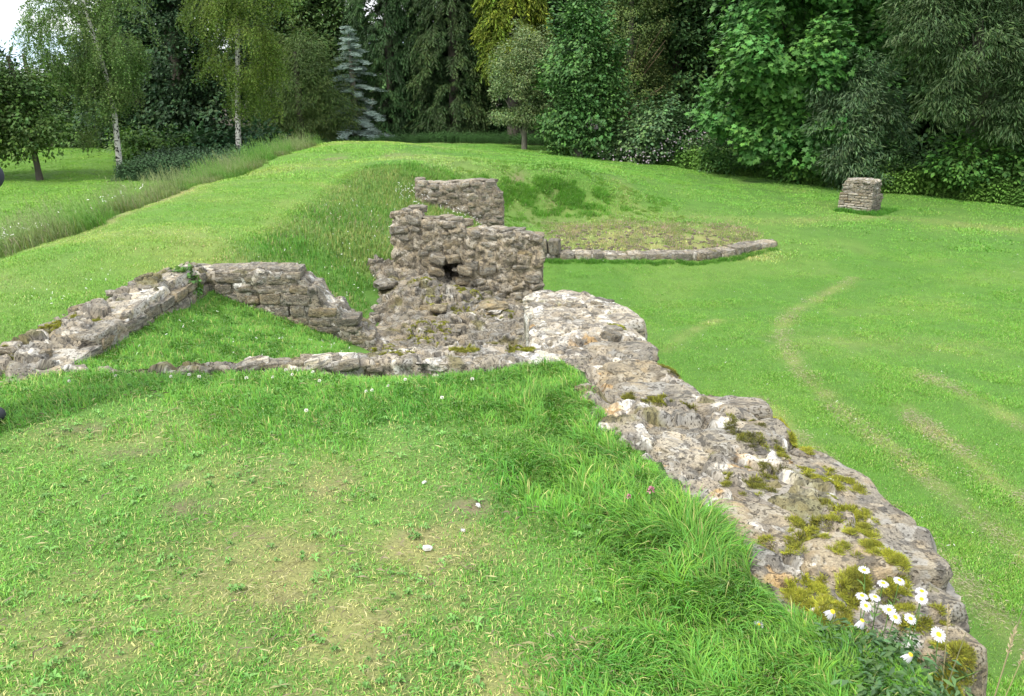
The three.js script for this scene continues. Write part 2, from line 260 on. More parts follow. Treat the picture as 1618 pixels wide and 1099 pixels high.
// a box of unit corner coordinates (u along, v across, w up) mapped to a shape, then pushed along its normals
function solid(name, parent, mat, [na, nb, nh], mapFn, dispFn, colFn) {
  const box = new THREE.BoxGeometry(1, 1, 1, na, nh, nb), P = box.attributes.position, n = P.count, key = new Map(), id = new Int32Array(n);
  const pos = new Float32Array(n * 3), uv = new Float32Array(n * 2), col = new Float32Array(n * 3), N0 = box.attributes.normal;
  for (let i = 0; i < n; i++) {
    const u = P.getX(i) + 0.5, w = P.getY(i) + 0.5, v = P.getZ(i) + 0.5, k = Math.round(u * 4e4) + '_' + Math.round(v * 4e4) + '_' + Math.round(w * 4e4);
    if (!key.has(k)) key.set(k, key.size); id[i] = key.get(k);
    const q = mapFn(u, v, w); pos[i * 3] = q[0]; pos[i * 3 + 1] = q[1]; pos[i * 3 + 2] = -q[2];
  }
  const idx = []; for (let f = 0; f < box.index.count; f += 3) { const a = box.index.getX(f); if (N0.getY(a) < -0.5) continue; idx.push(a, box.index.getX(f + 1), box.index.getX(f + 2)); }
  const accum = () => {
    const A = new Float32Array(key.size * 3), a = new THREE.Vector3(), b = new THREE.Vector3(), c = new THREE.Vector3();
    for (let f = 0; f < idx.length; f += 3) {
      a.fromArray(pos, idx[f] * 3); b.fromArray(pos, idx[f + 1] * 3); c.fromArray(pos, idx[f + 2] * 3); b.sub(a); c.sub(a); b.cross(c);
      for (let e = 0; e < 3; e++) { const o = id[idx[f + e]] * 3; A[o] += b.x; A[o + 1] += b.y; A[o + 2] += b.z; }
    }
    for (let i = 0; i < key.size; i++) { const l = Math.hypot(A[i * 3], A[i * 3 + 1], A[i * 3 + 2]) || 1; A[i * 3] /= l; A[i * 3 + 1] /= l; A[i * 3 + 2] /= l; }
    return A;
  };
  let A = accum();
  if (A.length && (() => { let s = 0; for (let i = 0; i < n; i++) s += A[id[i] * 3 + 1] * (P.getY(i) > 0.49 ? 1 : 0); return s; })() < 0) { for (let f = 0; f < idx.length; f += 3) { const t = idx[f]; idx[f] = idx[f + 1]; idx[f + 1] = t; } A = accum(); }
  const base = pos.slice();
  for (let i = 0; i < n; i++) {
    const o = id[i] * 3, x = base[i * 3], y = base[i * 3 + 1], z = base[i * 3 + 2], h = dispFn(x, y, -z, A[o + 1]);
    pos[i * 3] += A[o] * h; pos[i * 3 + 1] += A[o + 1] * h; pos[i * 3 + 2] += A[o + 2] * h;
    const ny = N0.getY(i), nx = N0.getX(i);
    if (ny > 0.5) { uv[i * 2] = x + y * 0.15; uv[i * 2 + 1] = z - y; } else if (Math.abs(nx) > 0.5) { uv[i * 2] = z; uv[i * 2 + 1] = y; } else { uv[i * 2] = x + z * 0.5; uv[i * 2 + 1] = y; }
    uv[i * 2] /= 0.55; uv[i * 2 + 1] /= 0.55;
    const c = colFn(x, y, -z, A[o + 1]); col.set(c, i * 3);
  }
  const B = accum(), nor = new Float32Array(n * 3); for (let i = 0; i < n; i++) for (let c = 0; c < 3; c++) nor[i * 3 + c] = B[id[i] * 3 + c];
  const g = new THREE.BufferGeometry();
  g.setAttribute('position', new THREE.BufferAttribute(pos, 3)); g.setAttribute('normal', new THREE.BufferAttribute(nor, 3)); g.setAttribute('uv', new THREE.BufferAttribute(uv, 2)); g.setAttribute('color', new THREE.BufferAttribute(col, 3)); g.setIndex(idx);
  return part(name, g, mat, parent);
}
// weathered rubble: stones of the given size standing out of mortar, broken and pitted
function rubbleAt(x, y, d, sx, sy, sd) {
  const wx = (fbm(x * 3, y * 3, d * 3, 2) - 0.5) * 0.7;
  const a = worley(x / sx + wx, y / sy + wx, d / sd), b = worley(x / (sx * 0.36) + 9, y / (sy * 0.4) + 3 + wx, d / (sd * 0.36));
  return [a, b];
}
const rubbleDisp = (sx, sy, sd, amp) => (x, y, d) => {
  const fine = (1 - Math.abs(fbm(x * 26, y * 40, d * 26, 3) * 2 - 1)) * 0.014 + (vn(x * 90, y * 90, d * 90) - 0.5) * 0.007;
  const [a, b] = rubbleAt(x, y, d, sx, sy, sd), e = a[1] - a[0], eb = b[1] - b[0];
  return amp * (sstep(0.01, 0.16, e) * (0.5 + 0.9 * a[2]) - 0.6) + amp * 0.45 * (sstep(0, 0.16, eb) * b[2] - 0.3) + (fbm(x * 9, y * 9, d * 9, 4) - 0.5) * amp * 1.1 + fine - 0.007 - 0.02 * sstep(0.66, 0.74, fbm(x * 16, y * 16, d * 16, 2));
};
const PAL = [stoneTint.grey, stoneTint.buff, stoneTint.grey, stoneTint.grey, [0.36, 0.33, 0.285], [0.22, 0.21, 0.19]];
const rubbleCol = (sx, sy, sd, lich = 0.5, orange = 0) => (x, y, d, ny) => {
  const [a, b] = rubbleAt(x, y, d, sx, sy, sd), e = a[1] - a[0];
  let c = PAL[Math.floor(a[2] * 5.999)]; c = mix3(c, [0.275, 0.265, 0.24], 0.55); c = mix3(c, PAL[Math.floor(b[2] * 5.999)], 0.3 * sstep(0.4, 0.6, vn(x * 5, y * 5, d * 5)));
  const n = fbm(x * 11, y * 11, d * 11, 4), m = fbm(x * 8 + 30, y * 8, d * 8, 5), q = fbm(x * 46, y * 46, d * 46, 2);
  c = mix3(c, [0.29, 0.26, 0.21], 0.8 * sstep(0.1, 0.03, e));
  c = mix3(c, [0.19, 0.182, 0.168], 0.55 * sstep(0.52, 0.64, q * 0.5 + n * 0.5));
  c = mix3(c, [0.42, 0.375, 0.31], 0.6 * sstep(0.52, 0.6, fbm(x * 11, y * 11 + 7, d * 11, 4)));
  if (lich) { const th = lerp(0.72, 0.54, lich); c = mix3(c, [0.66, 0.65, 0.62], sstep(th, th + 0.02, m + (q - 0.5) * 0.22) * (ny > -0.2 ? 0.92 : 0.3)); }
  if (orange) c = mix3(c, [0.45, 0.26, 0.05], sstep(0.70, 0.715, fbm(x * 8 + 60, y * 8, d * 8, 3) + (q - 0.5) * 0.2) * orange);
  c = mix3(c, [0.16, 0.15, 0.045], 0.7 * sstep(0.60, 0.66, fbm(x * 6 + 90, y * 6, d * 6, 4)) * (ny > 0.2 ? 1 : 0.3));
  return c;
};
// loose shapes for single stones: blocks knocked about by noise
reseed(77);
function stoneShape(s, round, rough, seg = [6, 4, 5]) {
  const g = new THREE.BoxGeometry(1, 1, 1, ...seg), P = g.attributes.position, N = g.attributes.normal, uv = g.attributes.uv, n = P.count, col = new Float32Array(n * 3), key = {}, acc = [];
  for (let i = 0; i < n; i++) {
    let x = P.getX(i) * 2, y = P.getY(i) * 2, z = P.getZ(i) * 2;
    uv.setXY(i, (Math.abs(N.getX(i)) > 0.5 ? z : x) * 0.22 + s * 0.37, (Math.abs(N.getY(i)) > 0.5 ? z : y) * 0.18 + s * 0.61);
    const l = Math.pow(Math.abs(x) ** round + Math.abs(y) ** round + Math.abs(z) ** round, 1 / round), m = Math.max(Math.abs(x), Math.abs(y), Math.abs(z)) / (l || 1);
    const k = 1 + (fbm(x * 0.9 + s * 13, y * 0.9, z * 0.9, 2) - 0.5) * 2 * rough + (fbm(x * 2.6 + s * 5, y * 2.6, z * 2.6, 2) - 0.5) * rough;
    x *= m * k; y *= m * (k * 0.7 + 0.3); z *= m * k; x += y * Math.sin(s * 7) * 0.09;
    P.setXYZ(i, x / 2, y / 2, z / 2);
    const c = 0.72 + 0.5 * fbm(x * 2 + s, y * 2, z * 2, 3), d = sstep(0.55, 0.63, fbm(x * 2.2 + s * 3, y * 2.2 + 8, z * 2.2, 3));
    col.set(mix3([c, c * 0.99, c * 0.96], [c * 1.15, c * 1.02, c * 0.8], d * 0.6), i * 3);
  }
  g.computeVertexNormals();
  const Nn = g.attributes.normal;
  for (let i = 0; i < n; i++) { const k = [P.getX(i), P.getY(i), P.getZ(i)].map((q) => q.toFixed(4)).join(); (key[k] ??= []).push(i); }
  if (round < 4) for (const k in key) { const v = new THREE.Vector3(); for (const i of key[k]) v.add(new THREE.Vector3(Nn.getX(i), Nn.getY(i), Nn.getZ(i))); v.normalize(); for (const i of key[k]) Nn.setXYZ(i, v.x, v.y, v.z); }
  g.setAttribute('color', new THREE.BufferAttribute(col, 3)); return g;
}
const blocks = [], rocks = [], boulders = [], bigs = [], slabs = [];
for (let i = 0; i < 8; i++) { blocks.push(stoneShape(i + 1, 12, 0.075, [7, 5, 4])); rocks.push(stoneShape(i + 21, 4.6, 0.24)); }
for (let i = 0; i < 5; i++) boulders.push(stoneShape(i + 41, 2.9, 0.42, [10, 7, 9]));
for (let i = 0; i < 5; i++) slabs.push(stoneShape(i + 81, 9, 0.14, [20, 8, 20]));
for (let i = 0; i < 7; i++) bigs.push(stoneShape(i + 61, 4.2, 0.34, [22, 12, 18]));
function stoneAt(parent, shapes, tint, [x, y, d], [sx, sy, sz], rot = [0, 0, 0], name = 'stone') {
  const m = part(name, shapes[Math.floor(rnd() * shapes.length)], stoneMat[tint], parent);
  m.position.set(x - parent.position.x, y - parent.position.y, -d - parent.position.z); m.scale.set(sx, sy, sz); m.rotation.set(...rot); return m;
}
const pick = (w) => { let s = 0; for (const k in w) s += w[k]; let r = rnd() * s; for (const k in w) if ((r -= w[k]) <= 0) return k; return Object.keys(w)[0]; };
// a face of laid stones: from A towards B in plan, its outward side to the right hand of that walk when side = 1
function face(parent, A, B, top, bottom, ch, len, depth, o = {}) {
  const L = Math.hypot(B[0] - A[0], B[1] - A[1]), ux = (B[0] - A[0]) / L, ud = (B[1] - A[1]) / L, nx = ud * (o.side ?? 1), nd = -ux * (o.side ?? 1), turn = Math.atan2(ud, ux);
  let y0 = 1e9, y1 = -1e9; for (let a = 0; a <= L; a += 0.05) { y0 = Math.min(y0, bottom(a)); y1 = Math.max(y1, top(a)); }
  for (let y = y0, row = 0; y < y1; row++) {
    const h = ch * rr(0.78, 1.25);
    for (let a = (row % 2 ? -0.3 : 0) * len; a < L;) {
      const l = len * rr(0.6, 1.5), c = a + l / 2; const lo = Math.max(a, 0), hi = Math.min(a + l, L); a += l;
      const cc = (lo + hi) / 2, yy = y + h / 2; if (hi - lo < len * 0.25) continue;
      if (yy + h * 0.15 > top(cc) || yy + h / 2 < bottom(cc)) continue;
      if (o.skip && o.skip(cc, yy)) continue;
      const j = o.jit ?? 0.2, out = rr(-0.5, 0.5) * (o.proud ?? 0.25) * 0.07, gap = o.gap ?? 0.014;
      const off = -depth / 2 + out + (o.base ?? 0.012);
      stoneAt(parent, rnd() < (o.rock ?? 0) ? rocks : blocks, pick(o.tints ?? { grey: 3, buff: 3, pink: 2, pale: 1, dark: 1 }),
        [A[0] + ux * cc + nx * off, yy + rr(-j, j) * h * 0.4, A[1] + ud * cc + nd * off], [Math.max(0.03, hi - lo - gap) * rr(0.94, 1.06), (h - gap * 0.8) * rr(0.9, 1.1), depth],
        [rr(-0.05, 0.05), turn + rr(-0.08, 0.08), rr(-j, j) * 0.5], 'stone');
    }
    y += h;
  }
}
// a face of field stones bedded anyhow in mortar: fitted one by one where there is room
function rubbleFace(parent, A, B, top, bottom, o = {}) {
  const L = Math.hypot(B[0] - A[0], B[1] - A[1]), ux = (B[0] - A[0]) / L, ud = (B[1] - A[1]) / L, nx = ud, nd = -ux, turn = Math.atan2(ud, ux), P = [];
  for (let k = 0; k < (o.tries ?? 2600); k++) {
    const f = k / (o.tries ?? 2600), big = lerp(1, 0.3, Math.sqrt(f)), l = lerp(0.06, 0.21, big * rr(0.6, 1)), h = l * rr(0.32, 0.7), a = rr(0, L), y = rr(bottom(a), top(a)), t = rr(-1, 1) * (o.tilt ?? 0.55) * rnd();
    if (y + h * 0.42 > top(a) || (o.skip && (o.skip(a, y) || o.skip(a - l / 2, y) || o.skip(a + l / 2, y)))) continue;
    if (a < l * 0.35 || a > L - l * 0.35) continue;
    if (P.some((q) => { const dx = (q.a - a) / ((q.l + l) * 0.5 + 0.016), dy = (q.y - y) / ((q.h + h) * 0.5 + 0.013); return dx * dx * Math.abs(dx) + dy * dy * Math.abs(dy) < 1; })) continue;
    P.push({ a, y, l, h }); const dp = Math.max(0.09, l * 0.8), off = -dp / 2 + rr(0.0, 0.028);
    stoneAt(parent, rnd() < 0.35 ? blocks : rocks, pick(o.tints ?? { grey: 5, buff: 4, pink: 2, pale: 1.4, dark: 1, yellow: 1 }), [A[0] + ux * a + nx * off, y, A[1] + ud * a + nd * off], [l * 1.02, h, dp], [rr(-0.15, 0.15), turn + rr(-0.15, 0.15), t], 'stone');
  }
}
const mossMat = std({ vertexColors: true, roughness: 1 });
const mossTuft = (() => { // a finger-wide cushion of short curved shoots
  const g = new Geo(); reseed(5);
  for (let i = 0; i < 70; i++) { const a = rr(0, 6.28), r = Math.sqrt(rnd()) * 0.017, h = 0.008 + 0.014 * (1 - r / 0.019) * rr(0.6, 1.4), x = Math.cos(a) * r, z = Math.sin(a) * r, w = 0.0019, b = rr(0, 6.28), c = rr(0.6, 1.4), k = [c * rr(0.85, 1.15), c, c * 0.9]; const p = g.v(x - Math.cos(b) * w, -0.004, z - Math.sin(b) * w, k), q = g.v(x + Math.cos(b) * w, -0.004, z + Math.sin(b) * w, k), t = g.v(x * 1.7 + rr(-0.006, 0.006), h, z * 1.7 + rr(-0.006, 0.006), k); g.t(p, q, t); }
  return g.build();
})();
function mossOn(parent, targets, patches) { // patches: [x, d, rx, rd, count, kind]; settles on the meshes below
  const ray = new THREE.Raycaster(), M = [], C = [], q = new THREE.Quaternion(), up = new THREE.Vector3(0, 1, 0); scene.updateMatrixWorld(true);
  for (const [x, d, rx, rd, n, kind] of patches) for (let i = 0; i < n * 2.2; i++) {
    const a = rr(0, 6.28), r = Math.pow(rnd(), 0.6), px = x + Math.cos(a) * r * rx, pd = d + Math.sin(a) * r * rd;
    if (fbm(px * 20, pd * 20, 4, 3) < 0.53) continue;
    const top = topAt(px, pd, targets); if (!top) continue;
    q.setFromUnitVectors(up, top.n); const s = rr(0.45, 1.15);
    M.push(new THREE.Matrix4().compose(new THREE.Vector3(px, top.y, -pd), q, new THREE.Vector3(s, s * rr(0.35, 0.75), s)));
    const f = clamp(kind + rr(-0.35, 0.35), 0, 1); C.push(new THREE.Color().setRGB(...mix3([0.09, 0.085, 0.025], mix3([0.27, 0.29, 0.025], [0.46, 0.46, 0.045], rnd()), f)));
  }
  return stuff('moss', mossTuft, mossMat, M, C, parent);
}
// height of the top of a set of meshes: a grid of their triangles, built once per mesh
const topCache = new Map();
function gridOf(m) {
  if (topCache.has(m)) return topCache.get(m);
  m.updateWorldMatrix(true, false); const P = m.geometry.attributes.position, I = m.geometry.index, cell = 0.02, G = new Map(), v = new THREE.Vector3(), pts = new Float32Array(P.count * 3);
  for (let i = 0; i < P.count; i++) { v.fromBufferAttribute(P, i).applyMatrix4(m.matrixWorld); v.toArray(pts, i * 3); }
  for (let f = 0; f < I.count; f += 3) {
    const a = I.getX(f) * 3, b = I.getX(f + 1) * 3, c = I.getX(f + 2) * 3;
    const x0 = Math.min(pts[a], pts[b], pts[c]), x1 = Math.max(pts[a], pts[b], pts[c]), z0 = Math.min(pts[a + 2], pts[b + 2], pts[c + 2]), z1 = Math.max(pts[a + 2], pts[b + 2], pts[c + 2]);
    for (let i = Math.floor(x0 / cell); i <= Math.floor(x1 / cell); i++) for (let j = Math.floor(z0 / cell); j <= Math.floor(z1 / cell); j++) { const k = i * 100003 + j; let l = G.get(k); if (!l) G.set(k, l = []); l.push(a, b, c); }
  }
  const o = { pts, G, cell }; topCache.set(m, o); return o;
}
function topAt(x, d, meshes) {
  const z = -d; let best = -1e9, nn = null; const A = new THREE.Vector3(), B = new THREE.Vector3();
  for (const m of meshes) {
    const { pts, G, cell } = gridOf(m), l = G.get(Math.floor(x / cell) * 100003 + Math.floor(z / cell)); if (!l) continue;
    for (let f = 0; f < l.length; f += 3) {
      const [a, b, c] = [l[f], l[f + 1], l[f + 2]], ax = pts[a], az = pts[a + 2], bx = pts[b] - ax, bz = pts[b + 2] - az, cx = pts[c] - ax, cz = pts[c + 2] - az, det = bx * cz - bz * cx; if (Math.abs(det) < 1e-10) continue;
      const px = x - ax, pz = z - az, u = (px * cz - pz * cx) / det, w = (bx * pz - bz * px) / det; if (u < -1e-4 || w < -1e-4 || u + w > 1.0001) continue;
      const y = pts[a + 1] + u * (pts[b + 1] - pts[a + 1]) + w * (pts[c + 1] - pts[a + 1]);
      if (y > best) { best = y; A.set(bx, pts[b + 1] - pts[a + 1], bz); B.set(cx, pts[c + 1] - pts[a + 1], cz); nn = A.cross(B).normalize().clone(); if (nn.y < 0) nn.negate(); }
    }
  }
  return nn ? { y: best, n: nn } : null;
}
// ---- the long wall that runs away on the right
const curtain = thing('stone_wall', 'long low rubble wall with lichen, moss and daisies running beside the lush long grass', 'wall', [0, 0, 0]);
const TOPH = [[1.2, -0.34], [1.6, -0.22], [1.8, -0.12], [2.0, -0.035], [2.3, 0.005], [2.9, 0.02], [3.1, -0.01], [3.3, 0.035], [3.6, 0.05], [3.8, 0.02], [4.2, 0.0], [4.6, 0.01], [4.72, 0.06], [5.75, 0.07]];
const curtainTop = (d, v) => pl(TOPH, d) - 0.10 * (1 - v) * sstep(2.4, 1.9, d) - 0.05 * Math.pow(Math.abs(v * 2 - 1), 4);
const curtainCore = solid('rubble_core', curtain, coreMat, [470, 84, 44], (u, v, w) => {
  const d = lerp(1.15, 5.74, u), l = xl(d) - (d < 4.5 ? 0.1 : 0) + (d > 4.6 ? 0.01 * Math.sin(d * 9) : 0), r = xo(d), t = curtainTop(d, v);
  return [lerp(l, r, v) + (v - 0.5) * 0.08 * (1 - w), lerp(-1.5, t, Math.pow(w, 0.55)), d];
}, (x, y, d, ny) => rubbleDisp(0.3, 0.13, 0.34, 0.056)(x, y, d) * lerp(0.85, 0.3, sstep(4.55, 4.75, d)), (x, y, d, ny) => {
  let c = rubbleCol(0.3, 0.13, 0.34, d > 4.7 ? 0.72 : 0.52, 0.5)(x, y, d, ny);
  if (d > 4.68 && ny > 0.3) c = mix3(c, [0.56, 0.52, 0.45], 0.5 * sstep(0.4, 0.55, fbm(x * 5, y * 5, d * 14, 4)));
  return c;
});
reseed(901);
for (const [x, y, d, sx, sy, sz, ry, tint, set] of [
  [0.63, -0.09, 5.18, 0.46, 0.28, 0.42, 0.2, 'pale', bigs], [0.62, -0.06, 4.62, 0.40, 0.18, 0.34, -0.2, 'grey', bigs], [0.68, -0.05, 4.18, 0.36, 0.2, 0.34, 0.4, 'buff', bigs], [0.34, -0.05, 4.35, 0.34, 0.15, 0.3, 0.7, 'pink', bigs], [0.78, -0.08, 3.85, 0.4, 0.22, 0.34, 0.1, 'grey', bigs],
  [1.08, -0.07, 3.66, 0.40, 0.24, 0.2, -0.1, 'pink', bigs], [0.72, -0.06, 3.5, 0.36, 0.18, 0.26, 0.3, 'buff', bigs], [1.06, -0.06, 3.3, 0.4, 0.24, 0.28, 0.3, 'grey', bigs], [0.8, -0.05, 3.22, 0.3, 0.17, 0.2, -0.3, 'pale', bigs], [1.25, -0.13, 3.08, 0.36, 0.24, 0.34, 0.15, 'grey', bigs],
  [1.33, -0.1, 2.74, 0.3, 0.24, 0.36, 0.1, 'grey', bigs], [1.08, -0.06, 2.78, 0.34, 0.17, 0.3, 0.5, 'pink', bigs], [0.92, -0.05, 2.58, 0.3, 0.17, 0.26, -0.2, 'buff', bigs], [1.36, -0.1, 2.43, 0.28, 0.26, 0.28, -0.2, 'grey', bigs], [1.13, -0.045, 2.34, 0.3, 0.18, 0.24, 0.35, 'buff', bigs],
  [1.33, -0.14, 2.2, 0.26, 0.24, 0.17, 0.3, 'grey', bigs], [0.95, -0.07, 2.2, 0.24, 0.16, 0.18, -0.4, 'dark', bigs], [1.34, -0.18, 2.02, 0.2, 0.28, 0.16, 0.1, 'buff', bigs], [1.2, -0.1, 2.12, 0.2, 0.14, 0.12, 0.2, 'pink', bigs], [1.3, -0.27, 1.88, 0.2, 0.2, 0.14, -0.2, 'grey', bigs], [1.2, -0.15, 2.0, 0.18, 0.15, 0.1, 0.6, 'pale', rocks], [1.1, -0.14, 1.96, 0.2, 0.12, 0.1, 0.1, 'grey', rocks],
]) stoneAt(curtain, set === bigs && rnd() < 0.6 ? slabs : set, tint, [x, y + 0.01, d], [sx * 1.1, sy, sz * 1.1], [rr(-0.07, 0.07), ry, rr(-0.07, 0.07)]);
for (let i = 0; i < 46; i++) { const d = rr(1.9, 5.5), v = rr(0.1, 0.95), x = lerp(xl(d), xo(d), v), s = rr(0.05, 0.13); stoneAt(curtain, rocks, pick({ grey: 3, pale: 2, buff: 2, pink: 2, dark: 1 }), [x, curtainTop(d, v) - s * 0.12, d], [s * rr(0.9, 1.5), s * rr(0.45, 0.75), s * rr(0.8, 1.3)], [rr(-0.3, 0.3), rr(0, 6), rr(-0.3, 0.3)]); }
stoneAt(curtain, blocks, 'white', [0.985, 0.0, 2.055], [0.105, 0.06, 0.085], [0.3, 0.2, 0.05]).userData.label = 'bright white lichen-covered stone at the edge of the grass';
stoneAt(curtain, bigs, 'white', [0.765, 0.03, 5.33], [0.11, 0.05, 0.15], [0.1, 0.3, -0.3]).userData.label = 'round white lichen-covered stone on the far corner';
stoneAt(curtain, rocks, 'white', [1.2, 0.01, 2.87], [0.075, 0.05, 0.06], [0, 0.5, 0]);
for (let i = 0; i < 5; i++) stoneAt(curtain, rocks, 'lichen', [0.14 + i * 0.03, 0.03, 5.62 - i * 0.2], [0.1, 0.05, 0.16], [0, rr(0, 3), 0]);
const curtainMeshes = curtain.children.filter((c) => c.isMesh);
reseed(333);
mossOn(curtain, curtainMeshes, [[1.24, 3.44, 0.06, 0.1, 90, 0.7], [1.28, 3.3, 0.07, 0.16, 190, 0.75], [1.2, 3.12, 0.1, 0.12, 110, 0.5], [1.08, 3.3, 0.1, 0.14, 70, 0.15], [1.3, 2.94, 0.1, 0.14, 120, 0.6], [1.36, 2.82, 0.05, 0.12, 60, 0.7], [1.26, 2.62, 0.1, 0.16, 110, 0.6], [1.2, 2.42, 0.12, 0.1, 170, 0.75], [1.26, 2.3, 0.06, 0.12, 120, 0.8], [1.08, 2.52, 0.1, 0.08, 70, 0.5], [0.98, 2.42, 0.12, 0.06, 70, 0.6], [1.0, 2.16, 0.12, 0.08, 150, 0.8], [1.16, 2.2, 0.1, 0.06, 140, 0.45], [1.28, 2.1, 0.1, 0.05, 130, 0.6], [1.0, 2.04, 0.1, 0.05, 90, 0.6], [1.3, 1.95, 0.08, 0.05, 110, 0.6], [1.24, 1.86, 0.07, 0.07, 300, 0.85], [1.28, 1.76, 0.06, 0.08, 260, 0.55], [0.95, 2.85, 0.1, 0.1, 60, 0.3], [0.72, 3.62, 0.08, 0.06, 60, 0.35], [0.6, 3.75, 0.05, 0.05, 30, 0.3], [0.85, 3.58, 0.05, 0.05, 24, 0.2], [1.05, 3.0, 0.1, 0.1, 50, 0.2], [0.9, 4.2, 0.08, 0.1, 30, 0.4], [0.7, 4.9, 0.1, 0.1, 20, 0.5]]);

// ---- low wall along the far edge of the near grass
const lowWall = thing('stone_wall', 'thin strip of rubble wall flush with the turf, bounding the small grass triangle', 'wall');
const lowCore = solid('rubble_core', lowWall, coreMat, [240, 22, 16], (u, v, w) => { const x = lerp(-2.72, 0.3, u), d0 = 4.27 - 0.02 * sstep(-1, 0.3, x), wd = lerp(0.06, 0.3, sstep(-2.4, 0.1, x)); return [x, lerp(-0.9, lerp(-0.005, 0.025, sstep(-1.9, -0.9, x)) + (vn(x * 3, 1, 1) - 0.5) * 0.04, Math.pow(w, 0.6)), d0 + wd * v]; }, rubbleDisp(0.26, 0.1, 0.2, 0.034), rubbleCol(0.26, 0.1, 0.2, 0.6));
reseed(44);
for (let i = 0; i < 44; i++) { const x = lerp(-1.9, 0.25, Math.sqrt(rnd())), s = rr(0.05, 0.12); stoneAt(lowWall, rnd() < 0.7 ? rocks : boulders, pick({ grey: 3, pale: 2, lichen: 2, buff: 2 }), [x, 0.005 + rr(-0.015, 0.02), 4.26 + rr(0.02, 0.22) * sstep(-2.4, 0.1, x)], [s * 1.6, s * 0.6, s * 0.9], [rr(-0.2, 0.2), rr(-0.5, 0.5), rr(-0.2, 0.2)]); }
for (const [x, s] of [[-1.05, 0.3], [-0.62, 0.2], [-0.2, 0.16], [0.02, 0.22], [0.2, 0.2]]) stoneAt(lowWall, slabs, x < -1 ? 'lichen' : pick({ lichen: 1, pale: 1 }), [x, -0.005, 4.35], [s, 0.09, 0.14], [0.1, rr(-0.3, 0.3), 0]);
reseed(46); mossOn(lowWall, lowWall.children.slice(), [[-0.3, 4.45, 0.1, 0.06, 60, 0.5], [0.05, 4.5, 0.1, 0.06, 70, 0.5], [-0.7, 4.4, 0.15, 0.05, 30, 0.4]]);
// ---- wall on the left
const leftWall = thing('stone_wall', 'flat-topped slabbed wall edging the mown ridge and meeting the stepped wall at a corner', 'wall');
solid('rubble_core', leftWall, coreMat, [190, 42, 26], (u, v, w) => { const d = lerp(4.02, 6.72, u); const l = -3.12 + 0.22 * sstep(5.3, 6.5, d), r = -2.66 + 0.03 * Math.sin(d * 5); const t = 0.045 + (vn(d * 4, 3, 7) - 0.5) * 0.05 - 0.06 * sstep(0.4, 0.0, v) - 0.07 * sstep(4.5, 4.05, d) - 0.05 * sstep(0.6, 1, v); return [lerp(l, r, v), lerp(-0.8, t, Math.pow(w, 0.6)), d]; }, (x, y, d, n) => rubbleDisp(0.22, 0.12, 0.24, 0.055)(x, y, d) * (n > 0.5 ? 1 : 0.6), rubbleCol(0.22, 0.12, 0.24, 0.5));
reseed(60);
for (const [d, sz, sx, y, t] of [[4.42, 0.42, 0.34, 0.0, 'pale'], [4.93, 0.42, 0.3, 0.03, 'grey'], [5.36, 0.36, 0.26, 0.04, 'pale'], [5.78, 0.4, 0.22, 0.045, 'lichen'], [6.2, 0.4, 0.2, 0.05, 'pale']]) stoneAt(leftWall, slabs, t, [-2.74, y - 0.07, d], [sx, 0.17, sz], [0, rr(-0.08, 0.08), rr(-0.05, 0.05)]);
face(leftWall, [-2.6, 4.4], [-2.6, 6.6], (a) => -0.03, (a) => -0.55, 0.11, 0.24, 0.16, { side: 1, tints: { grey: 4, dark: 1, buff: 1 } });
for (let i = 0; i < 22; i++) { const d = rr(4.1, 6.3), s = rr(0.05, 0.11); stoneAt(leftWall, rocks, pick({ grey: 3, pale: 2, buff: 2, lichen: 1 }), [rr(-3.08, -2.75), 0.03, d], [s * 1.2, s * 0.55, s * 1.3], [rr(-0.3, 0.3), rr(0, 6), rr(-0.3, 0.3)]); }
mossOn(leftWall, leftWall.children.slice(), [[-2.95, 4.9, 0.08, 0.1, 60, 0.6], [-2.85, 5.1, 0.1, 0.1, 50, 0.6], [-3, 4.4, 0.1, 0.1, 40, 0.4]]);
// ---- stepped back wall
const backWall = thing('stone_wall', 'coursed grey wall stepping down like stairs behind the small grass triangle', 'wall');
const BT = [[0, -0.02], [0.3, 0.0], [0.7, 0.015], [1.0, 0.005], [1.02, -0.06], [1.08, -0.07], [1.1, -0.125], [1.17, -0.13], [1.19, -0.21], [1.25, -0.29], [1.34, -0.30], [1.36, -0.37], [1.44, -0.45], [1.53, -0.5], [1.62, -0.6], [1.72, -0.68]];
solid('rubble_core', backWall, coreMat, [120, 24, 44], (u, v, w) => { const a = lerp(-0.05, 1.72, u); return [-2.85 + a, lerp(-1.1, pl(BT, a) - 0.015, w), 6.606 + 0.32 * v]; }, rubbleDisp(0.2, 0.1, 0.2, 0.018), rubbleCol(0.2, 0.1, 0.2, 0.35));
reseed(81);
face(backWall, [-2.85, 6.6], [-1.14, 6.6], (a) => pl(BT, a), (a) => lerp(-0.3, -0.85, a / 1.7), 0.092, 0.2, 0.2, { side: 1, tints: { grey: 5, buff: 4, pink: 2, dark: 1.5, yellow: 0.6 }, rock: 0.12, proud: 0.14, gap: 0.013 });
for (let i = 0; i < 12; i++) { const a = i * 0.085 + 0.03; stoneAt(backWall, blocks, pick({ pale: 2, lichen: 1.4, grey: 3 }), [-2.85 + a, pl(BT, a) - 0.025, 6.78 + rr(-0.04, 0.04)], [0.15, 0.055, 0.24], [rr(-0.05, 0.05), rr(-0.2, 0.2), rr(-0.05, 0.05)]); }
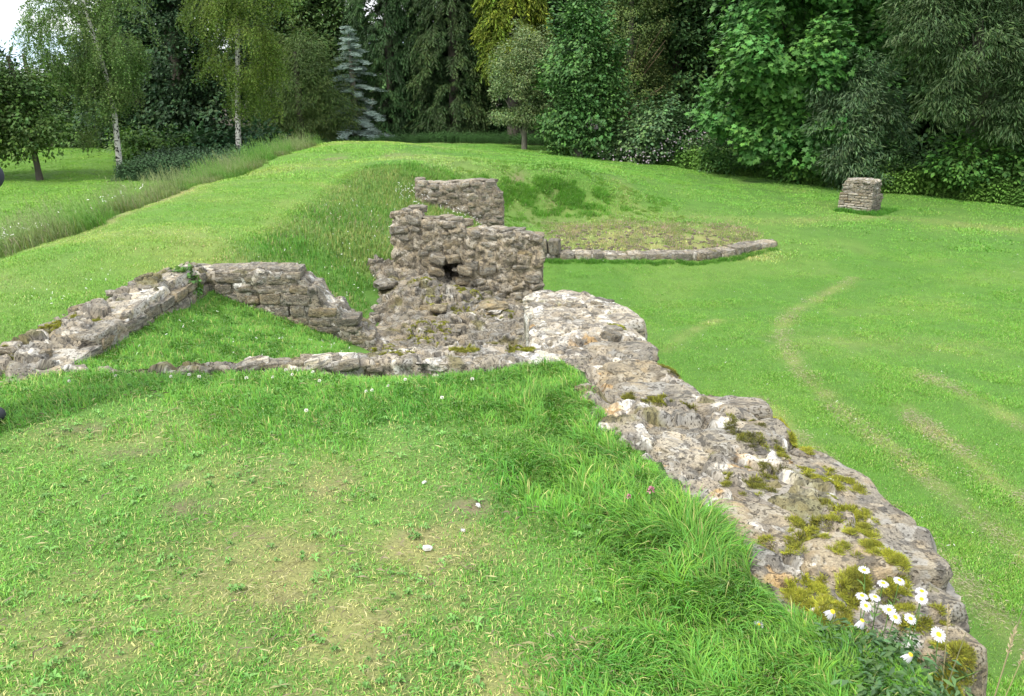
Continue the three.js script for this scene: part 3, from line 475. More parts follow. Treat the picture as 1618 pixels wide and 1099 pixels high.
// ---- heap of rubble core between the walls
const rubble = thing('rubble_mound', 'sunken floor of broken mossy rubble between the stepped wall and the tallest block', 'rubble');
const rubPts = [[-1.3, 8.35, -0.27], [-0.75, 8.2, -0.4], [-0.06, 8.2, -0.6], [0.35, 8.1, -0.64], [-1.42, 7.05, -0.6], [-1.3, 6.35, -0.7], [-0.6, 6.1, -0.74], [0.0, 5.9, -0.82], [-1.35, 7.7, -0.5], [-0.9, 7.7, -0.42], [-0.55, 7.4, -0.56], [-0.2, 7.4, -0.66], [0.35, 7.2, -0.6], [0.4, 6.2, -0.6], [0, 5.2, -0.82], [-0.5, 5.2, -0.64], [-1.1, 5.8, -0.66], [0.3, 4.9, -0.72]];
const rubF = tps(rubPts, 0.02);
const ledge = (x, d) => { const h = rubF(x, d) + (fbm(x * 2.2 + 5, d * 2.6, 2, 3) - 0.5) * 0.24, s = 0.06, t = h / s, f = t - Math.floor(t); return s * (Math.floor(t) + sstep(0.55, 0.95, f)) - 0.02; };
const rubCore = solid('rubble_core', rubble, coreMat, [170, 300, 8], (u, v, w) => { const d = lerp(4.75, 8.5, v), l = lerp(-0.15, -1.46, sstep(4.9, 6.3, d)) + 0.1 * Math.sin(d * 4.2) * sstep(6.2, 6.6, d), r = lerp(xo(d) - 0.1, xo(d), sstep(5.7, 6, d)); const x = lerp(l, r, u); return [x, lerp(-1.5, ledge(x, d) - 0.08 * Math.pow(Math.abs(2 * u - 1), 6), w), d]; }, rubbleDisp(0.24, 0.08, 0.2, 0.036), (x, y, d, n) => { const c = rubbleCol(0.24, 0.08, 0.2, 0.22)(x, y, d, n); return [c[0] * 0.85, c[1] * 0.84, c[2] * 0.82]; });
reseed(97);
for (let i = 0; i < 105; i++) {
  const d = rr(5.0, 8.1), x = rr(lerp(-0.2, -1.42, sstep(4.9, 6.3, d)), d < 5.75 ? 0.06 : xo(d) - 0.05), s = rr(0.06, 0.17) * (rnd() < 0.15 ? 1.5 : 0.85);
  stoneAt(rubble, rnd() < 0.35 ? blocks : rnd() < 0.5 ? rocks : boulders, pick({ grey: 4, pale: 2, buff: 3, pink: 2, dark: 2, lichen: 0.7, yellow: 0.5 }), [x, ledge(x, d) - 0.012 + s * rr(-0.1, 0.06), d], [s * rr(0.9, 1.8), s * rr(0.3, 0.52), s * rr(0.8, 1.3)], [rr(-0.14, 0.14), rr(0, 6.3), rr(-0.14, 0.14)]);
}
mossOn(rubble, [rubCore], [[-0.6, 7.5, 0.25, 0.2, 160, 0.55], [-0.75, 6.9, 0.2, 0.25, 180, 0.6], [-1.1, 6.5, 0.2, 0.1, 110, 0.55], [-0.45, 6.2, 0.2, 0.15, 140, 0.4], [-0.1, 6.4, 0.2, 0.2, 90, 0.35], [-0.2, 7.6, 0.25, 0.15, 110, 0.4], [-0.9, 7.9, 0.2, 0.2, 80, 0.45], [-0.75, 5.8, 0.2, 0.12, 120, 0.35], [-0.5, 7.9, 0.2, 0.12, 160, 0.5]]);
// ---- standing block in the middle
const midBlock = thing('stone_wall', 'tallest standing block of rough buff rubble, with a dark hole at its foot', 'wall');
const MT = [[0, 0.17], [0.08, 0.25], [0.27, 0.26], [0.29, 0.17], [0.46, 0.165], [0.72, 0.12], [0.74, 0.03], [0.98, 0.03], [1.2, 0.035], [1.5, -0.01], [1.57, -0.06]];
const MB = (a) => lerp(-0.3, -0.8, sstep(0, 1.3, a)), hole = (a, y) => a > 0.5 && a < 0.68 && y < -0.29 && y > -0.47;
solid('rubble_core', midBlock, coreMat, [110, 44, 66], (u, v, w) => { const a = lerp(0, 1.56, u); let d = 8.208 + 0.44 * v; const y = lerp(-1.3, pl(MT, a) - 0.03 - 0.05 * v, w); if (hole(a, y) && v < 0.5) d += 0.4; return [-1.24 + a, y, d]; }, rubbleDisp(0.17, 0.1, 0.17, 0.025), (x, y, d, n) => mix3(rubbleCol(0.17, 0.1, 0.17, 0.2)(x, y, d, n), [0.40, 0.35, 0.275], 0.7));
reseed(131);
rubbleFace(midBlock, [-1.25, 8.2], [0.32, 8.2], (a) => pl(MT, a), MB, { skip: hole });
face(midBlock, [0.32, 8.22], [0.32, 8.64], (a) => pl(MT, 1.54), () => -0.8, 0.1, 0.2, 0.16, { side: 1, tints: { buff: 3, grey: 3 } });
for (let i = 0; i < 16; i++) { const a = 0.05 + i * 0.096; stoneAt(midBlock, rocks, pick({ grey: 3, pale: 2, buff: 3 }), [-1.24 + a, pl(MT, a) - 0.035, 8.42 + rr(-0.08, 0.1)], [rr(0.1, 0.18), rr(0.06, 0.09), 0.2], [rr(-0.1, 0.1), rr(0, 3), rr(-0.1, 0.1)]); }
for (const [a, y, s] of [[0.47, -0.25, 0.14], [0.62, -0.245, 0.12], [0.65, -0.36, 0.06], [0.44, -0.38, 0.13], [0.745, -0.37, 0.13]]) stoneAt(midBlock, rocks, pick({ grey: 2, buff: 2 }), [-1.24 + a, y, 8.16], [s * 1.3, s * 0.7, s], [0, rr(-0.4, 0.4), rr(-0.3, 0.3)]);
// ---- block farther along the bank
const farBlock = thing('stone_wall', 'small ruined wall face set in the grassy bank behind the tallest block', 'wall');
const FT = [[0, 0.05], [0.1, 0.03], [0.14, -0.02], [0.5, -0.02], [0.9, 0.02], [1.2, 0.015], [1.24, -0.1], [1.3, -0.14], [1.36, -0.42]], FB = (a) => lerp(-0.2, -0.75, sstep(0.1, 1.0, a));
solid('rubble_core', farBlock, coreMat, [70, 20, 40], (u, v, w) => { const a = lerp(0, 1.34, u); return [-1.48 + a, lerp(-1.2, pl(FT, a) - 0.03, w), 12.308 + 0.36 * v]; }, rubbleDisp(0.16, 0.1, 0.16, 0.02), (x, y, d, n) => mix3(rubbleCol(0.16, 0.1, 0.16, 0.4)(x, y, d, n), [0.31, 0.255, 0.2], 0.4));
reseed(151);
rubbleFace(farBlock, [-1.48, 12.3], [-0.14, 12.3], (a) => pl(FT, a), FB, { tilt: 0.2, tints: { pink: 3, grey: 3, buff: 2, pale: 2.5 } });
for (let i = 0; i < 12; i++) stoneAt(farBlock, rocks, pick({ pale: 3, pink: 2, grey: 1 }), [-1.42 + i * 0.1, pl(FT, i * 0.1 + 0.06) - 0.02, 12.48 + rr(-0.06, 0.1)], [0.16, 0.06, 0.2], [0, rr(0, 3), 0]);
// ---- low curved footing out on the lawn
const footing = thing('stone_wall', 'very low curved stone footing on the sunken lawn, edging a strawy patch', 'wall');
const FP = [[0.28, 12.32], [0.75, 12.26], [1.25, 12.22], [2.1, 12.2], [2.9, 12.27], [3.6, 12.56], [4.42, 13.12]];
reseed(171);
for (let k = 0; k + 1 < FP.length; k++) face(footing, FP[k], FP[k + 1], () => (k === 0 ? -0.99 : -1.075), () => -1.36, k === 0 ? 0.2 : 0.125, k === 0 ? 0.45 : 0.34, 0.3, { side: 1, tints: k === 0 ? { grey: 2, dark: 1 } : { grey: 3, pale: 3, buff: 1 }, jit: 0.15, proud: 0.12 });
for (let k = 0; k + 1 < FP.length; k++) solid('rubble_core', footing, coreMat, [40, 12, 8], (u, v, w) => [lerp(FP[k][0], FP[k + 1][0], u), lerp(-1.5, -1.105, w), lerp(FP[k][1], FP[k + 1][1], u) + 0.03 + 0.26 * v], rubbleDisp(0.16, 0.1, 0.16, 0.02), rubbleCol(0.16, 0.1, 0.16, 0.4));
// ---- free-standing stub of wall
const pillar = thing('stone_stub', 'squat pale stub of coursed stones standing alone on the mown lawn', 'ruin', [7.1, -1.1, -16.2]);
const pA = [6.62, 16.24], pB = [7.12, 15.86], pC = [7.56, 16.36], pG = -1.14;
solid('rubble_core', pillar, coreMat, [40, 40, 50], (u, v, w) => {
  const y = w * 0.68, tilt = 0.03 + 0.05 * w, lim = y > 0.4 ? 0.78 : y > 0.32 ? 0.86 : 0.96; const U = lerp(tilt + 0.03, 0.97, u), Vv = lerp(0.04, lim, v); const t = y > 0.55 ? 1 - 0.3 * Math.pow((u - 0.5) * 2, 2) * (y - 0.55) : 1;
  return [pA[0] + (pB[0] - pA[0]) * U + (pC[0] - pB[0]) * Vv - 7.1, (y * t) + pG + 1.1, -(-16.2 + 0) + (pA[1] - 16.2 + (pB[1] - pA[1]) * U + (pC[1] - pB[1]) * Vv) - 16.2];
}, (x, y, d) => rubbleDisp(0.14, 0.07, 0.14, 0.018)(x, y, d), rubbleCol(0.14, 0.07, 0.14, 0.5));
reseed(191);
const pTop = (lim) => (a) => lim;
face(pillar, pA, pB, (a) => pG + 0.42, () => pG - 0.02, 0.052, 0.15, 0.14, { side: 1, tints: { pale: 5, lichen: 3, buff: 1 }, jit: 0.12, proud: 0.22, gap: 0.008 });
face(pillar, [pA[0] + 0.03, pA[1]], [pB[0] - 0.02, pB[1] + 0.02], (a) => pG + 0.66 - 0.25 * Math.pow((a - 0.3), 2), () => pG + 0.44, 0.055, 0.13, 0.13, { side: 1, tints: { grey: 4, pink: 2, dark: 1 }, jit: 0.3, proud: 0.3, rock: 0.4, base: -0.005 });
face(pillar, pB, pC, (a) => pG + (a > 0.6 ? 0.34 : 0.4), () => pG - 0.02, 0.055, 0.16, 0.14, { side: 1, tints: { pale: 3, grey: 3, pink: 1 }, jit: 0.12, proud: 0.3, gap: 0.008 });
face(pillar, [pB[0] - 0.02, pB[1] + 0.02], [pB[0] + (pC[0] - pB[0]) * 0.72, pB[1] + (pC[1] - pB[1]) * 0.72], (a) => pG + 0.62, () => pG + 0.4, 0.055, 0.13, 0.13, { side: 1, tints: { grey: 3, dark: 2, pink: 1 }, jit: 0.25, proud: 0.3, rock: 0.4, base: -0.01 });
for (let i = 0; i < 16; i++) { const U = rr(0.12, 0.9), Vv = rr(0.08, 0.7); stoneAt(pillar, rocks, pick({ pale: 3, pink: 2, lichen: 2 }), [pA[0] + (pB[0] - pA[0]) * U + (pC[0] - pB[0]) * Vv, pG + 0.655, pA[1] + (pB[1] - pA[1]) * U + (pC[1] - pB[1]) * Vv], [0.17, 0.06, 0.15], [0, rr(0, 3), 0]); }
// ---------------------------------------------------------------- grass
function blade(g, x, z, y0, h, w, dir, bend, seg, c, twist = 0) { // a tapering leaf that arches over
  let a = -1, b = -1; const cx = Math.cos(dir), cz = Math.sin(dir), sx = -cz, sz = cx;
  for (let s = 0; s <= seg; s++) {
    const t = s / seg, ang = bend * t, r = h * (bend > 0.02 ? Math.sin(ang) / bend : t), up = h * t * (1 - 0.32 * bend * t * t) * (bend > 2 ? 0.8 : 1), out = h * bend * 0.42 * t * t + 0 * r, ww = w * (s === seg ? 0 : Math.pow(1 - t * 0.75, 0.8)) * 0.5, px = x + cx * out, pz = z + cz * out, py = y0 + up;
    if (s === seg) { const e = g.v(px, py, pz, c); g.t(a, b, e); } else { const p = g.v(px - sx * ww, py, pz - sz * ww, c), q = g.v(px + sx * ww, py + twist * ww, pz + sz * ww, c); if (s) g.q(a, b, q, p); a = p; b = q; }
  }
}
function tuft(sd, n, R, h0, h1, w, bend0, bend1, seg, o = {}) {
  reseed(sd); const g = new Geo();
  for (let i = 0; i < n; i++) {
    const a = rr(0, 6.283), r = R * Math.sqrt(rnd()), v = rr(o.v0 ?? 0.75, o.v1 ?? 1.28), dry = rnd() < (o.dry ?? 0.08), c = dry ? [2.4 * v, 1.15 * v, 4 * v] : [v * rr(0.82, 1.25), v, v * rr(0.7, 1.4)];
    const dir = o.lean !== undefined ? o.lean + rr(-1, 1) * (o.spread ?? 1.2) : rr(0, 6.283);
    blade(g, Math.cos(a) * r, Math.sin(a) * r, -0.012, rr(h0, h1), w * rr(0.7, 1.3), dir, rr(bend0, bend1), seg, c, rr(-0.8, 0.8));
  }
  if (o.heads) for (let i = 0; i < o.heads; i++) { // flowering stems
    const a = rr(0, 6.283), r = R * Math.sqrt(rnd()), h = h1 * rr(1.05, 1.6), dir = o.lean !== undefined ? o.lean + rr(-1, 1) : rr(0, 6.283), k = o.headCol ?? [3.2, 1.5, 6];
    const x = Math.cos(a) * r, z = Math.sin(a) * r; blade(g, x, z, 0, h, 0.0028, dir, 0.35, 3, [k[0] * 0.8, k[1], k[2] * 0.7]);
    const ox = x + Math.cos(dir) * h * 0.147, oz = z + Math.sin(dir) * h * 0.147;
    for (let j = 0; j < 7; j++) blade(g, ox + rr(-0.004, 0.004), oz + rr(-0.004, 0.004), h * (0.72 + j * 0.035), 0.03, 0.006, rr(0, 6.28), 0.8, 1, k);
  }
  return g.build();
}
const grassMat = new THREE.MeshPhysicalMaterial({ vertexColors: true, roughness: 0.62, specularIntensity: 0.5, transmission: 0.35, thickness: 0 });
grassMat.name = 'grass';
const Q = new THREE.Quaternion(), E1 = new THREE.Euler();
function slopeTurn(x, d, ry, amt = 0.8) { const e = 0.08, nx = groundY(x - e, d) - groundY(x + e, d), nz = groundY(x, d + e) - groundY(x, d - e); const n = new THREE.Vector3(nx * amt, 2 * e, nz * amt).normalize(); Q.setFromUnitVectors(new THREE.Vector3(0, 1, 0), n); return Q.multiply(new THREE.Quaternion().setFromAxisAngle(new THREE.Vector3(0, 1, 0), ry)); }
const inView = (x, d, m = 0.4) => d > 1.3 && Math.abs(x) < d * 0.69 + 0.35 + m;
function sow(name, label, variants, N, gen, scaleFn, colFn, free, mat = grassMat) { // scatter with one InstancedMesh per variant
  const M = variants.map(() => []), C = variants.map(() => []);
  for (let i = 0; i < N; i++) {
    const p = gen(); if (!p) continue; const [x, d] = p; if (!inView(x, d) || (!free && inWall(x, d))) continue;
    const s = scaleFn(x, d); if (!s) continue;
    const k = Math.floor(rnd() * variants.length), c = colFn(x, d);
    M[k].push(new THREE.Matrix4().compose(new THREE.Vector3(x, groundY(x, d), -d), slopeTurn(x, d, p[2] ?? rr(0, 6.283)), new THREE.Vector3(s * rr(0.85, 1.15), s * rr(0.8, 1.2), s * rr(0.85, 1.15)))); C[k].push(new THREE.Color().setRGB(...c));
  }
  const root = new THREE.Group(); root.name = numbered(name); root.userData = { label, category: 'grass', kind: 'stuff' }; scene.add(root);
  variants.forEach((g, k) => { if (M[k].length) stuff('blades', g, mat, M[k], C[k], root); });
}
// blades near the camera are one mesh per kind; farther off, patches of blades are strewn as copies
function grow(name, label, mat, N, gen, fn) { // fn(x, d) -> null or { h, w, bend, seg, c, dir }
  const g = new Geo();
  for (let i = 0; i < N; i++) { const p = gen(); if (!p) continue; const [x, d] = p; if (!inView(x, d) || inWall(x, d)) continue; const b = fn(x, d); if (!b) continue; const y = groundY(x, d) - 0.01, n0 = g.p.length; blade(g, 0, 0, 0, b.h, b.w, b.dir ?? rr(0, 6.283), b.bend, b.seg, b.c, rr(-0.8, 0.8)); for (let k = n0; k < g.p.length; k += 3) { g.p[k] += x; g.p[k + 1] += y; g.p[k + 2] -= d; } }
  const m = part(numbered(name), g.build(), mat, scene); m.userData = { label, category: 'grass', kind: 'stuff' }; return m;
}
const mownMat = std({ vertexColors: true, roughness: 0.6 }); mownMat.name = 'mown grass';
const bladeCol = (x, d, k, keep = 1, dry = 0.08) => { const t = turf(x, d), v = k * rr(0.7, 1.3); if (rnd() < dry + 0.75 * t[1] * keep) { const q = v * rr(0.75, 1.2); return [STRAW[0] * q, STRAW[1] * q, STRAW[2] * q]; } return [t[0][0] * v * rr(0.75, 1.3), t[0][1] * v, t[0][2] * v * rr(0.7, 1.5)]; };
const tint = (x, d, k = 1.6, keep = 1) => { const [g, s] = turf(x, d), v = k * rr(0.88, 1.14); const c = mix3(g, STRAW, clamp(s * keep * 0.8 + rr(-0.1, 0.06), 0, 1)); return [c[0] * v * rr(0.92, 1.1), c[1] * v, c[2] * v]; };
reseed(2001);
grow('mown_grass', 'short mown grass with worn strawy patches on the level ground before the ruins', mownMat, 250000, () => { const d = 1.5 + 3.0 * Math.pow(rnd(), 1.3), x = rr(-1, 1) * (d * 0.69 + 0.4); return x > xl(d) ? null : [x, d]; }, (x, d) => { const t = turf(x, d); if (rnd() < t[2] * 0.9 + t[1] * 0.3) return null; const f = 1 - 0.3 * t[1]; return { h: rr(0.016, 0.042) * f * (1 + 0.5 * sstep(3.4, 4.2, d)) * (0.75 + 0.6 * fbm(x * 6, d * 6, 1, 2)), w: rr(0.0025, 0.0048), bend: rr(0.5, 2.0), seg: 2, c: bladeCol(x, d, 1.6) }; });
const mid = [1, 2, 3, 4, 5].map((i) => tuft(140 + i, 210, 0.17, 0.02, 0.04, 0.0062, 0.5, 1.8, 1, { dry: 0.05, v0: 0.74, v1: 1.28 })), far = [1, 2, 3, 4].map((i) => tuft(170 + i, 330, 0.4, 0.022, 0.045, 0.013, 0.5, 1.8, 1, { dry: 0.03, v0: 0.86, v1: 1.16 }));
const mownHere = (x, d) => (x > xo(d) - 0.05 && d > 2) || x < -2.7 || d > 14.4;
reseed(2002);
sow('mown_grass', 'bright mown grass of the sunken lawn and the ridge', mid, 8500, () => { const d = 2.6 + 10.4 * Math.pow(rnd(), 0.75), x = rr(-1, 1) * (d * 0.69 + 0.4); return mownHere(x, d) && !(x < -4.6 && d < 13) ? [x, d] : null; }, (x, d) => { const [, s, b] = turf(x, d); return rnd() < b + s * 0.3 ? 0 : 1 - 0.25 * s; }, (x, d) => tint(x, d), false, mownMat);
reseed(2015);
const midHi = [1, 2, 3].map((i) => tuft(155 + i, 120, 0.13, 0.025, 0.055, 0.0055, 0.4, 1.7, 2, { dry: 0.1, v0: 0.65, v1: 1.35 }));
sow('mown_grass', 'longer blades and clumps left in the mown turf of the sunken lawn', midHi, 5200, () => { const d = 2.6 + 8 * Math.pow(rnd(), 1.1), x = xo(d) + 0.1 + rnd() * (d * 0.69 + 0.4 - xo(d)); return [x, d]; }, (x, d) => rr(0.5, 1.0) * sstep(0.38, 0.6, fbm(x * 2.3, d * 2.3, 61, 3)), (x, d) => tint(x, d, 1.7), false, mownMat);
reseed(2003);
sow('mown_grass', 'mown grass running to the trees and over the lower lawn behind the ridge', far, 6000, () => { const d = 9 + 20 * Math.sqrt(rnd()), x = rr(-1, 1) * (d * 0.69 + 1); return mownHere(x, d) && !(d < 12.5 && x > -4.7) && d < pl(WOOD, x) ? [x, d] : null; }, (x, d) => { const [, s, b] = turf(x, d); return rnd() < b ? 0 : 1; }, (x, d) => tint(x, d), false, mownMat);
// long grass
const clump = (x, d, f, s = 9) => fbm(x * f, d * f, s, 3);
const tuftDir = (x, d) => 6.283 * vn(x * 9, d * 9, 4) + rr(-1.3, 1.3);
reseed(2004);
grow('long_grass', 'lush long grass along the foot of the long wall', grassMat, 62000, () => { const d = 1.62 + 2.75 * Math.pow(rnd(), 1.35); return [xl(d) - 0.02 - 1.35 * Math.pow(rnd(), 1.35), d]; }, (x, d) => { const k0 = xl(d) - x, k = k0 + (clump(x, d, 2.6, 51) - 0.5) * 0.9 * sstep(0.15, 0.5, k0), c = clump(x, d, 4.5); if (rnd() < sstep(0.3, 1.05, k)) return null; const near = sstep(3.2, 2.3, d); return { h: rr(0.05, 0.12) * lerp(0.9, 1.55, near) * lerp(1.05, 0.38, sstep(0.25, 0.9, k)) * (0.55 + c) * (k < 0.1 ? 0.65 : 1) * lerp(0.5, 1, sstep(1.95, 2.25, d)), w: rr(0.003, 0.0058), bend: rr(0.6, 2.1), seg: 4, dir: tuftDir(x, d), c: bladeCol(x, d, 1.55 * (0.7 + 0.6 * clump(x, d, 9, 33)), 0.1, 0.06) }; });
reseed(2014);
grow('long_grass', 'long grass at the foot of the daisies', grassMat, 12000, () => { const d = rr(1.5, 2.0), x = rr(-0.1, 1.2); return x < xl(d) + 0.03 ? [x, d] : null; }, (x, d) => { const c = clump(x, d, 5); return { h: rr(0.04, 0.1) * (0.6 + 0.9 * c) * sstep(-0.2, 0.4, x) * lerp(1, 0.5, sstep(0.2, 0.02, xl(d) - x)), w: rr(0.003, 0.006), bend: rr(0.7, 2.2), seg: 4, dir: tuftDir(x, d), c: bladeCol(x, d, 1.6, 0.1, 0.04) }; });
reseed(2005);
grow('long_grass', 'uncut grass along the front of the thin strip of wall', grassMat, 52000, () => { const d = 2.9 + 1.36 * Math.sqrt(rnd()), x = rr(-1, 1) * (d * 0.69 + 0.3); return x < xl(d) ? [x, d] : null; }, (x, d) => { const c = clump(x, d, 2.4); if (c < 0.42 + 0.16 * sstep(3.7, 3.0, d)) return null; return { h: rr(0.03, 0.075) * (0.5 + c), w: rr(0.0035, 0.006), bend: rr(0.5, 1.9), seg: 3, dir: tuftDir(x, d), c: bladeCol(x, d, 1.6, 0.4, 0.05) }; });
reseed(2006);
grow('long_grass', 'soft uncut grass filling the triangle before the stepped wall', grassMat, 52000, () => [rr(-2.62, 0.05), rr(4.36, 6.6)], (x, d) => { if (d > 5.1 && x > lerp(-0.15, -1.4, sstep(5.0, 6.3, d))) return null; const c = clump(x, d, 3); return { h: rr(0.035, 0.085) * (0.6 + 0.8 * c), w: rr(0.004, 0.0075), bend: rr(0.5, 2), seg: 2, dir: tuftDir(x, d), c: bladeCol(x, d, 1.6, 0.5, 0.07) }; });
reseed(2007);
grow('long_grass', 'seeding long grass on the slope between ridge and ruins', grassMat, 95000, () => [rr(-2.75, 0.2), 6.95 + 7.3 * Math.pow(rnd(), 0.85)], (x, d) => { if (x > xo(d) - 0.1 || (d < 8.6 && x > -1.42)) return null; const c = clump(x, d, 1.6), e = sstep(-2.8, -2.2, x); if (d > 13.6 && rnd() < 0.4) return null; return { h: rr(0.05, 0.13) * (0.45 + c) * lerp(0.3, 1, e), w: rr(0.005, 0.009), bend: rr(0.3, 1.6), seg: 2, c: rnd() < 0.1 * e * sstep(0.45, 0.6, clump(x, d, 1.1, 3)) ? [0.36, 0.29, 0.19] : bladeCol(x, d, 1.5, 0.7, 0.05) }; });
const lipG = [1, 2, 3].map((i) => tuft(280 + i, 80, 0.13, 0.06, 0.17, 0.009, 0.3, 1.3, 2, { dry: 0.05 }));
reseed(2008);
sow('long_grass', 'dark tufty grass round the lip of the hollow behind the small wall face', lipG, 1300, () => { const t = rnd(), p = [[-1.9, 13.6], [-1.0, 14.4], [-0.3, 14.9], [0.5, 15.5], [1.2, 15.4], [2.0, 15.5]], k = t * 4.99, i = Math.floor(k), f = k - i; return [lerp(p[i][0], p[i + 1][0], f) + rr(-0.4, 0.4), lerp(p[i][1], p[i + 1][1], f) - rr(-0.15, 0.9) * rnd()]; }, (x, d) => { const [, s, b] = turf(x, d); return rnd() < b * 1.4 + 0.5 * sstep(1.2, 2.4, x) || fbm(x * 3.5, d * 3.5, 8, 3) < 0.4 ? 0 : rr(0.5, 0.95) * sstep(0.36, 0.6, fbm(x * 3.5, d * 3.5, 8, 3)); }, (x, d) => { const c = mix3([0.06, 0.2, 0.015], turf(x, d)[0], 0.78), v = 1.65 * rr(0.8, 1.2); return [c[0] * v, c[1] * v, c[2] * v]; });
reseed(2018);
sow('long_grass', 'rough short grass on the bank of the hollow behind the curved footing', lipG, 1500, () => [rr(-1.0, 3.2), rr(13.4, 16.3)], (x, d) => { const [, s, b] = turf(x, d); return rnd() < b + 0.3 * s ? 0 : rr(0.2, 0.42) * sstep(0.3, 0.55, fbm(x * 3, d * 3, 18, 2)); }, (x, d) => tint(x, d, 1.6, 0.9));
reseed(2019);
sow('long_grass', 'uncut tufts round the foot of the squat stone stub', lipG, 90, () => { const t = rnd(); return t < 0.55 ? [lerp(6.6, 7.15, t / 0.55) + rr(-0.05, 0.05), lerp(16.2, 15.8, t / 0.55) - rr(0, 0.08)] : [lerp(7.15, 7.75, (t - 0.55) / 0.45) + rr(0, 0.1), lerp(15.8, 16.4, (t - 0.55) / 0.45) + rr(-0.08, 0.05)]; }, () => rr(0.45, 0.9), (x, d) => { const v = rr(1.2, 1.6); return [0.06 * v, 0.19 * v, 0.016 * v]; }, true);
sow('long_grass', 'uncut fringe of grass along the curved footing', lipG, 160, () => { const x = rr(0.4, 4.4); return [x, pl([[0.28, 12.28], [0.75, 12.22], [1.25, 12.18], [2.1, 12.16], [2.9, 12.23], [3.6, 12.52], [4.42, 13.08]], x) - rr(0.02, 0.12)]; }, () => rr(0.25, 0.6), (x, d) => { const v = rr(1.2, 1.6); return [0.065 * v, 0.19 * v, 0.016 * v]; }, true);
// tall flowering grass along the outer edge of the ridge
const tallG = [1, 2, 3, 4].map((i) => tuft(300 + i, 60, 0.14, 0.08, 0.27, 0.0065, 0.3, 1.3, 3, { dry: 0.1, heads: 4, headCol: [1.5, 1.25, 2.0] }));
reseed(2009);
sow('tall_grass', 'band of tall flowering grass along the outer edge of the ridge', tallG, 2600, () => { const d = 5.2 + 16 * Math.pow(rnd(), 0.9); return [-4.66 - 1.2 * Math.pow(rnd(), 1.2) * (1 + 0.2 * Math.sin(d * 1.3)), d]; }, (x, d) => rr(0.45, 1.05) * (0.6 + 0.8 * fbm(x * 1.5, d * 1.5, 77, 2)) * lerp(0.65, 1, sstep(-4.65, -4.95, x)), (x, d) => { const v = rr(1.15, 1.6), n = fbm(x * 2, d * 1.2, 3, 2); const c = mix3([0.085, 0.2, 0.022], [0.135, 0.195, 0.05], sstep(0.42, 0.6, n)); return [c[0] * v, c[1] * v, c[2] * v]; }, true);
reseed(2010);
const strawG = [1, 2, 3].map((i) => tuft(330 + i, 60, 0.14, 0.03, 0.09, 0.006, 0.3, 1.5, 2, { dry: 0.2, heads: 2, headCol: [1.4, 1.1, 1.6] }));
sow('dry_grass', 'thin dry grass and weeds over the stony patch inside the curved footing', strawG, 900, () => [rr(0.5, 4.4), rr(12.55, 14.3)], (x, d) => (d > 12.6 + 0.5 * sstep(3.2, 4.4, x) && fbm(x * 3, d * 3, 5, 2) > 0.42 ? rr(0.5, 0.95) : 0), (x, d) => { const c = mix3([0.11, 0.21, 0.035], [0.33, 0.3, 0.16], clamp(rr(0, 1) * 0.9, 0, 1)), v = rr(1.1, 1.5); return [c[0] * v, c[1] * v, c[2] * v]; });
// broad-leaved lawn weeds
function rosette(sd, n, L, W, up) { reseed(sd); const g = new Geo(); for (let i = 0; i < n; i++) { const a = i * 2.4 + rr(-0.3, 0.3), l = L * rr(0.6, 1.1), w = W * rr(0.8, 1.2), v = rr(0.8, 1.25), c = [v, v, v * 1.2], ca = Math.cos(a), sa = Math.sin(a), h = up * rr(0.6, 1.3); const o = g.v(0, 0.004, 0, c), m = g.v(ca * l * 0.5, h, sa * l * 0.5, c), p = g.v(ca * l * 0.45 - sa * w, h * 1.15, sa * l * 0.45 + ca * w, c), q = g.v(ca * l * 0.45 + sa * w, h * 1.15, sa * l * 0.45 - ca * w, c), t = g.v(ca * l, h * 0.8, sa * l, c); g.t(o, m, p); g.t(o, q, m); g.t(m, t, p); g.t(m, q, t); } return g.build(); }
const weeds = [rosette(401, 6, 0.03, 0.006, 0.018), rosette(402, 8, 0.024, 0.006, 0.02), rosette(403, 5, 0.036, 0.006, 0.02), rosette(404, 9, 0.018, 0.006, 0.024)];
reseed(2011);
sow('lawn_weeds', 'small broad-leaved weeds and clover in the worn turf', weeds, 1100, () => { const d = 1.55 + 2.6 * rnd(), x = rr(-1, 1) * (d * 0.69 + 0.3); return x < xl(d) - 0.1 ? [x, d] : null; }, (x, d) => (fbm(x * 3, d * 3, 14, 3) > 0.46 ? rr(0.5, 1.0) : 0), (x, d) => { const v = rr(1.2, 1.7); return [0.085 * v, 0.19 * v, 0.03 * v]; }, false, mownMat);
const clip = [1, 2, 3].map((i) => { reseed(430 + i); const g = new Geo(); for (let j = 0; j < 16; j++) { const x = rr(-0.09, 0.09), z = rr(-0.09, 0.09), a = rr(0, 6.28), l = rr(0.012, 0.04), v = rr(0.7, 1.25), c = [v, v, v], y = rr(0.006, 0.026); const p = g.v(x, y, z, c), q = g.v(x + Math.cos(a) * l, y + rr(-0.006, 0.01), z + Math.sin(a) * l, c), t = g.v(x + Math.cos(a + 0.07) * l * 0.5, y + 0.003, z + Math.sin(a + 0.07) * l * 0.5 + 0.0013, c); g.t(p, q, t); } return g.build(); });
reseed(2012);
sow('grass_clippings', 'dry straw and clippings lying on the worn turf', clip, 1300, () => { const d = 1.55 + 2.4 * rnd(), x = rr(-1, 1) * (d * 0.69 + 0.3); return x < xl(d) - 0.35 ? [x, d] : null; }, (x, d) => { const [, s] = turf(x, d); return rnd() < 0.1 + s * 1.1 ? rr(0.8, 1.3) : 0; }, () => { const v = rr(0.75, 1.25); return rnd() < 0.3 ? [0.2 * v, 0.16 * v, 0.1 * v] : [0.31 * v, 0.29 * v, 0.13 * v]; }, false, mownMat);
reseed(2013);
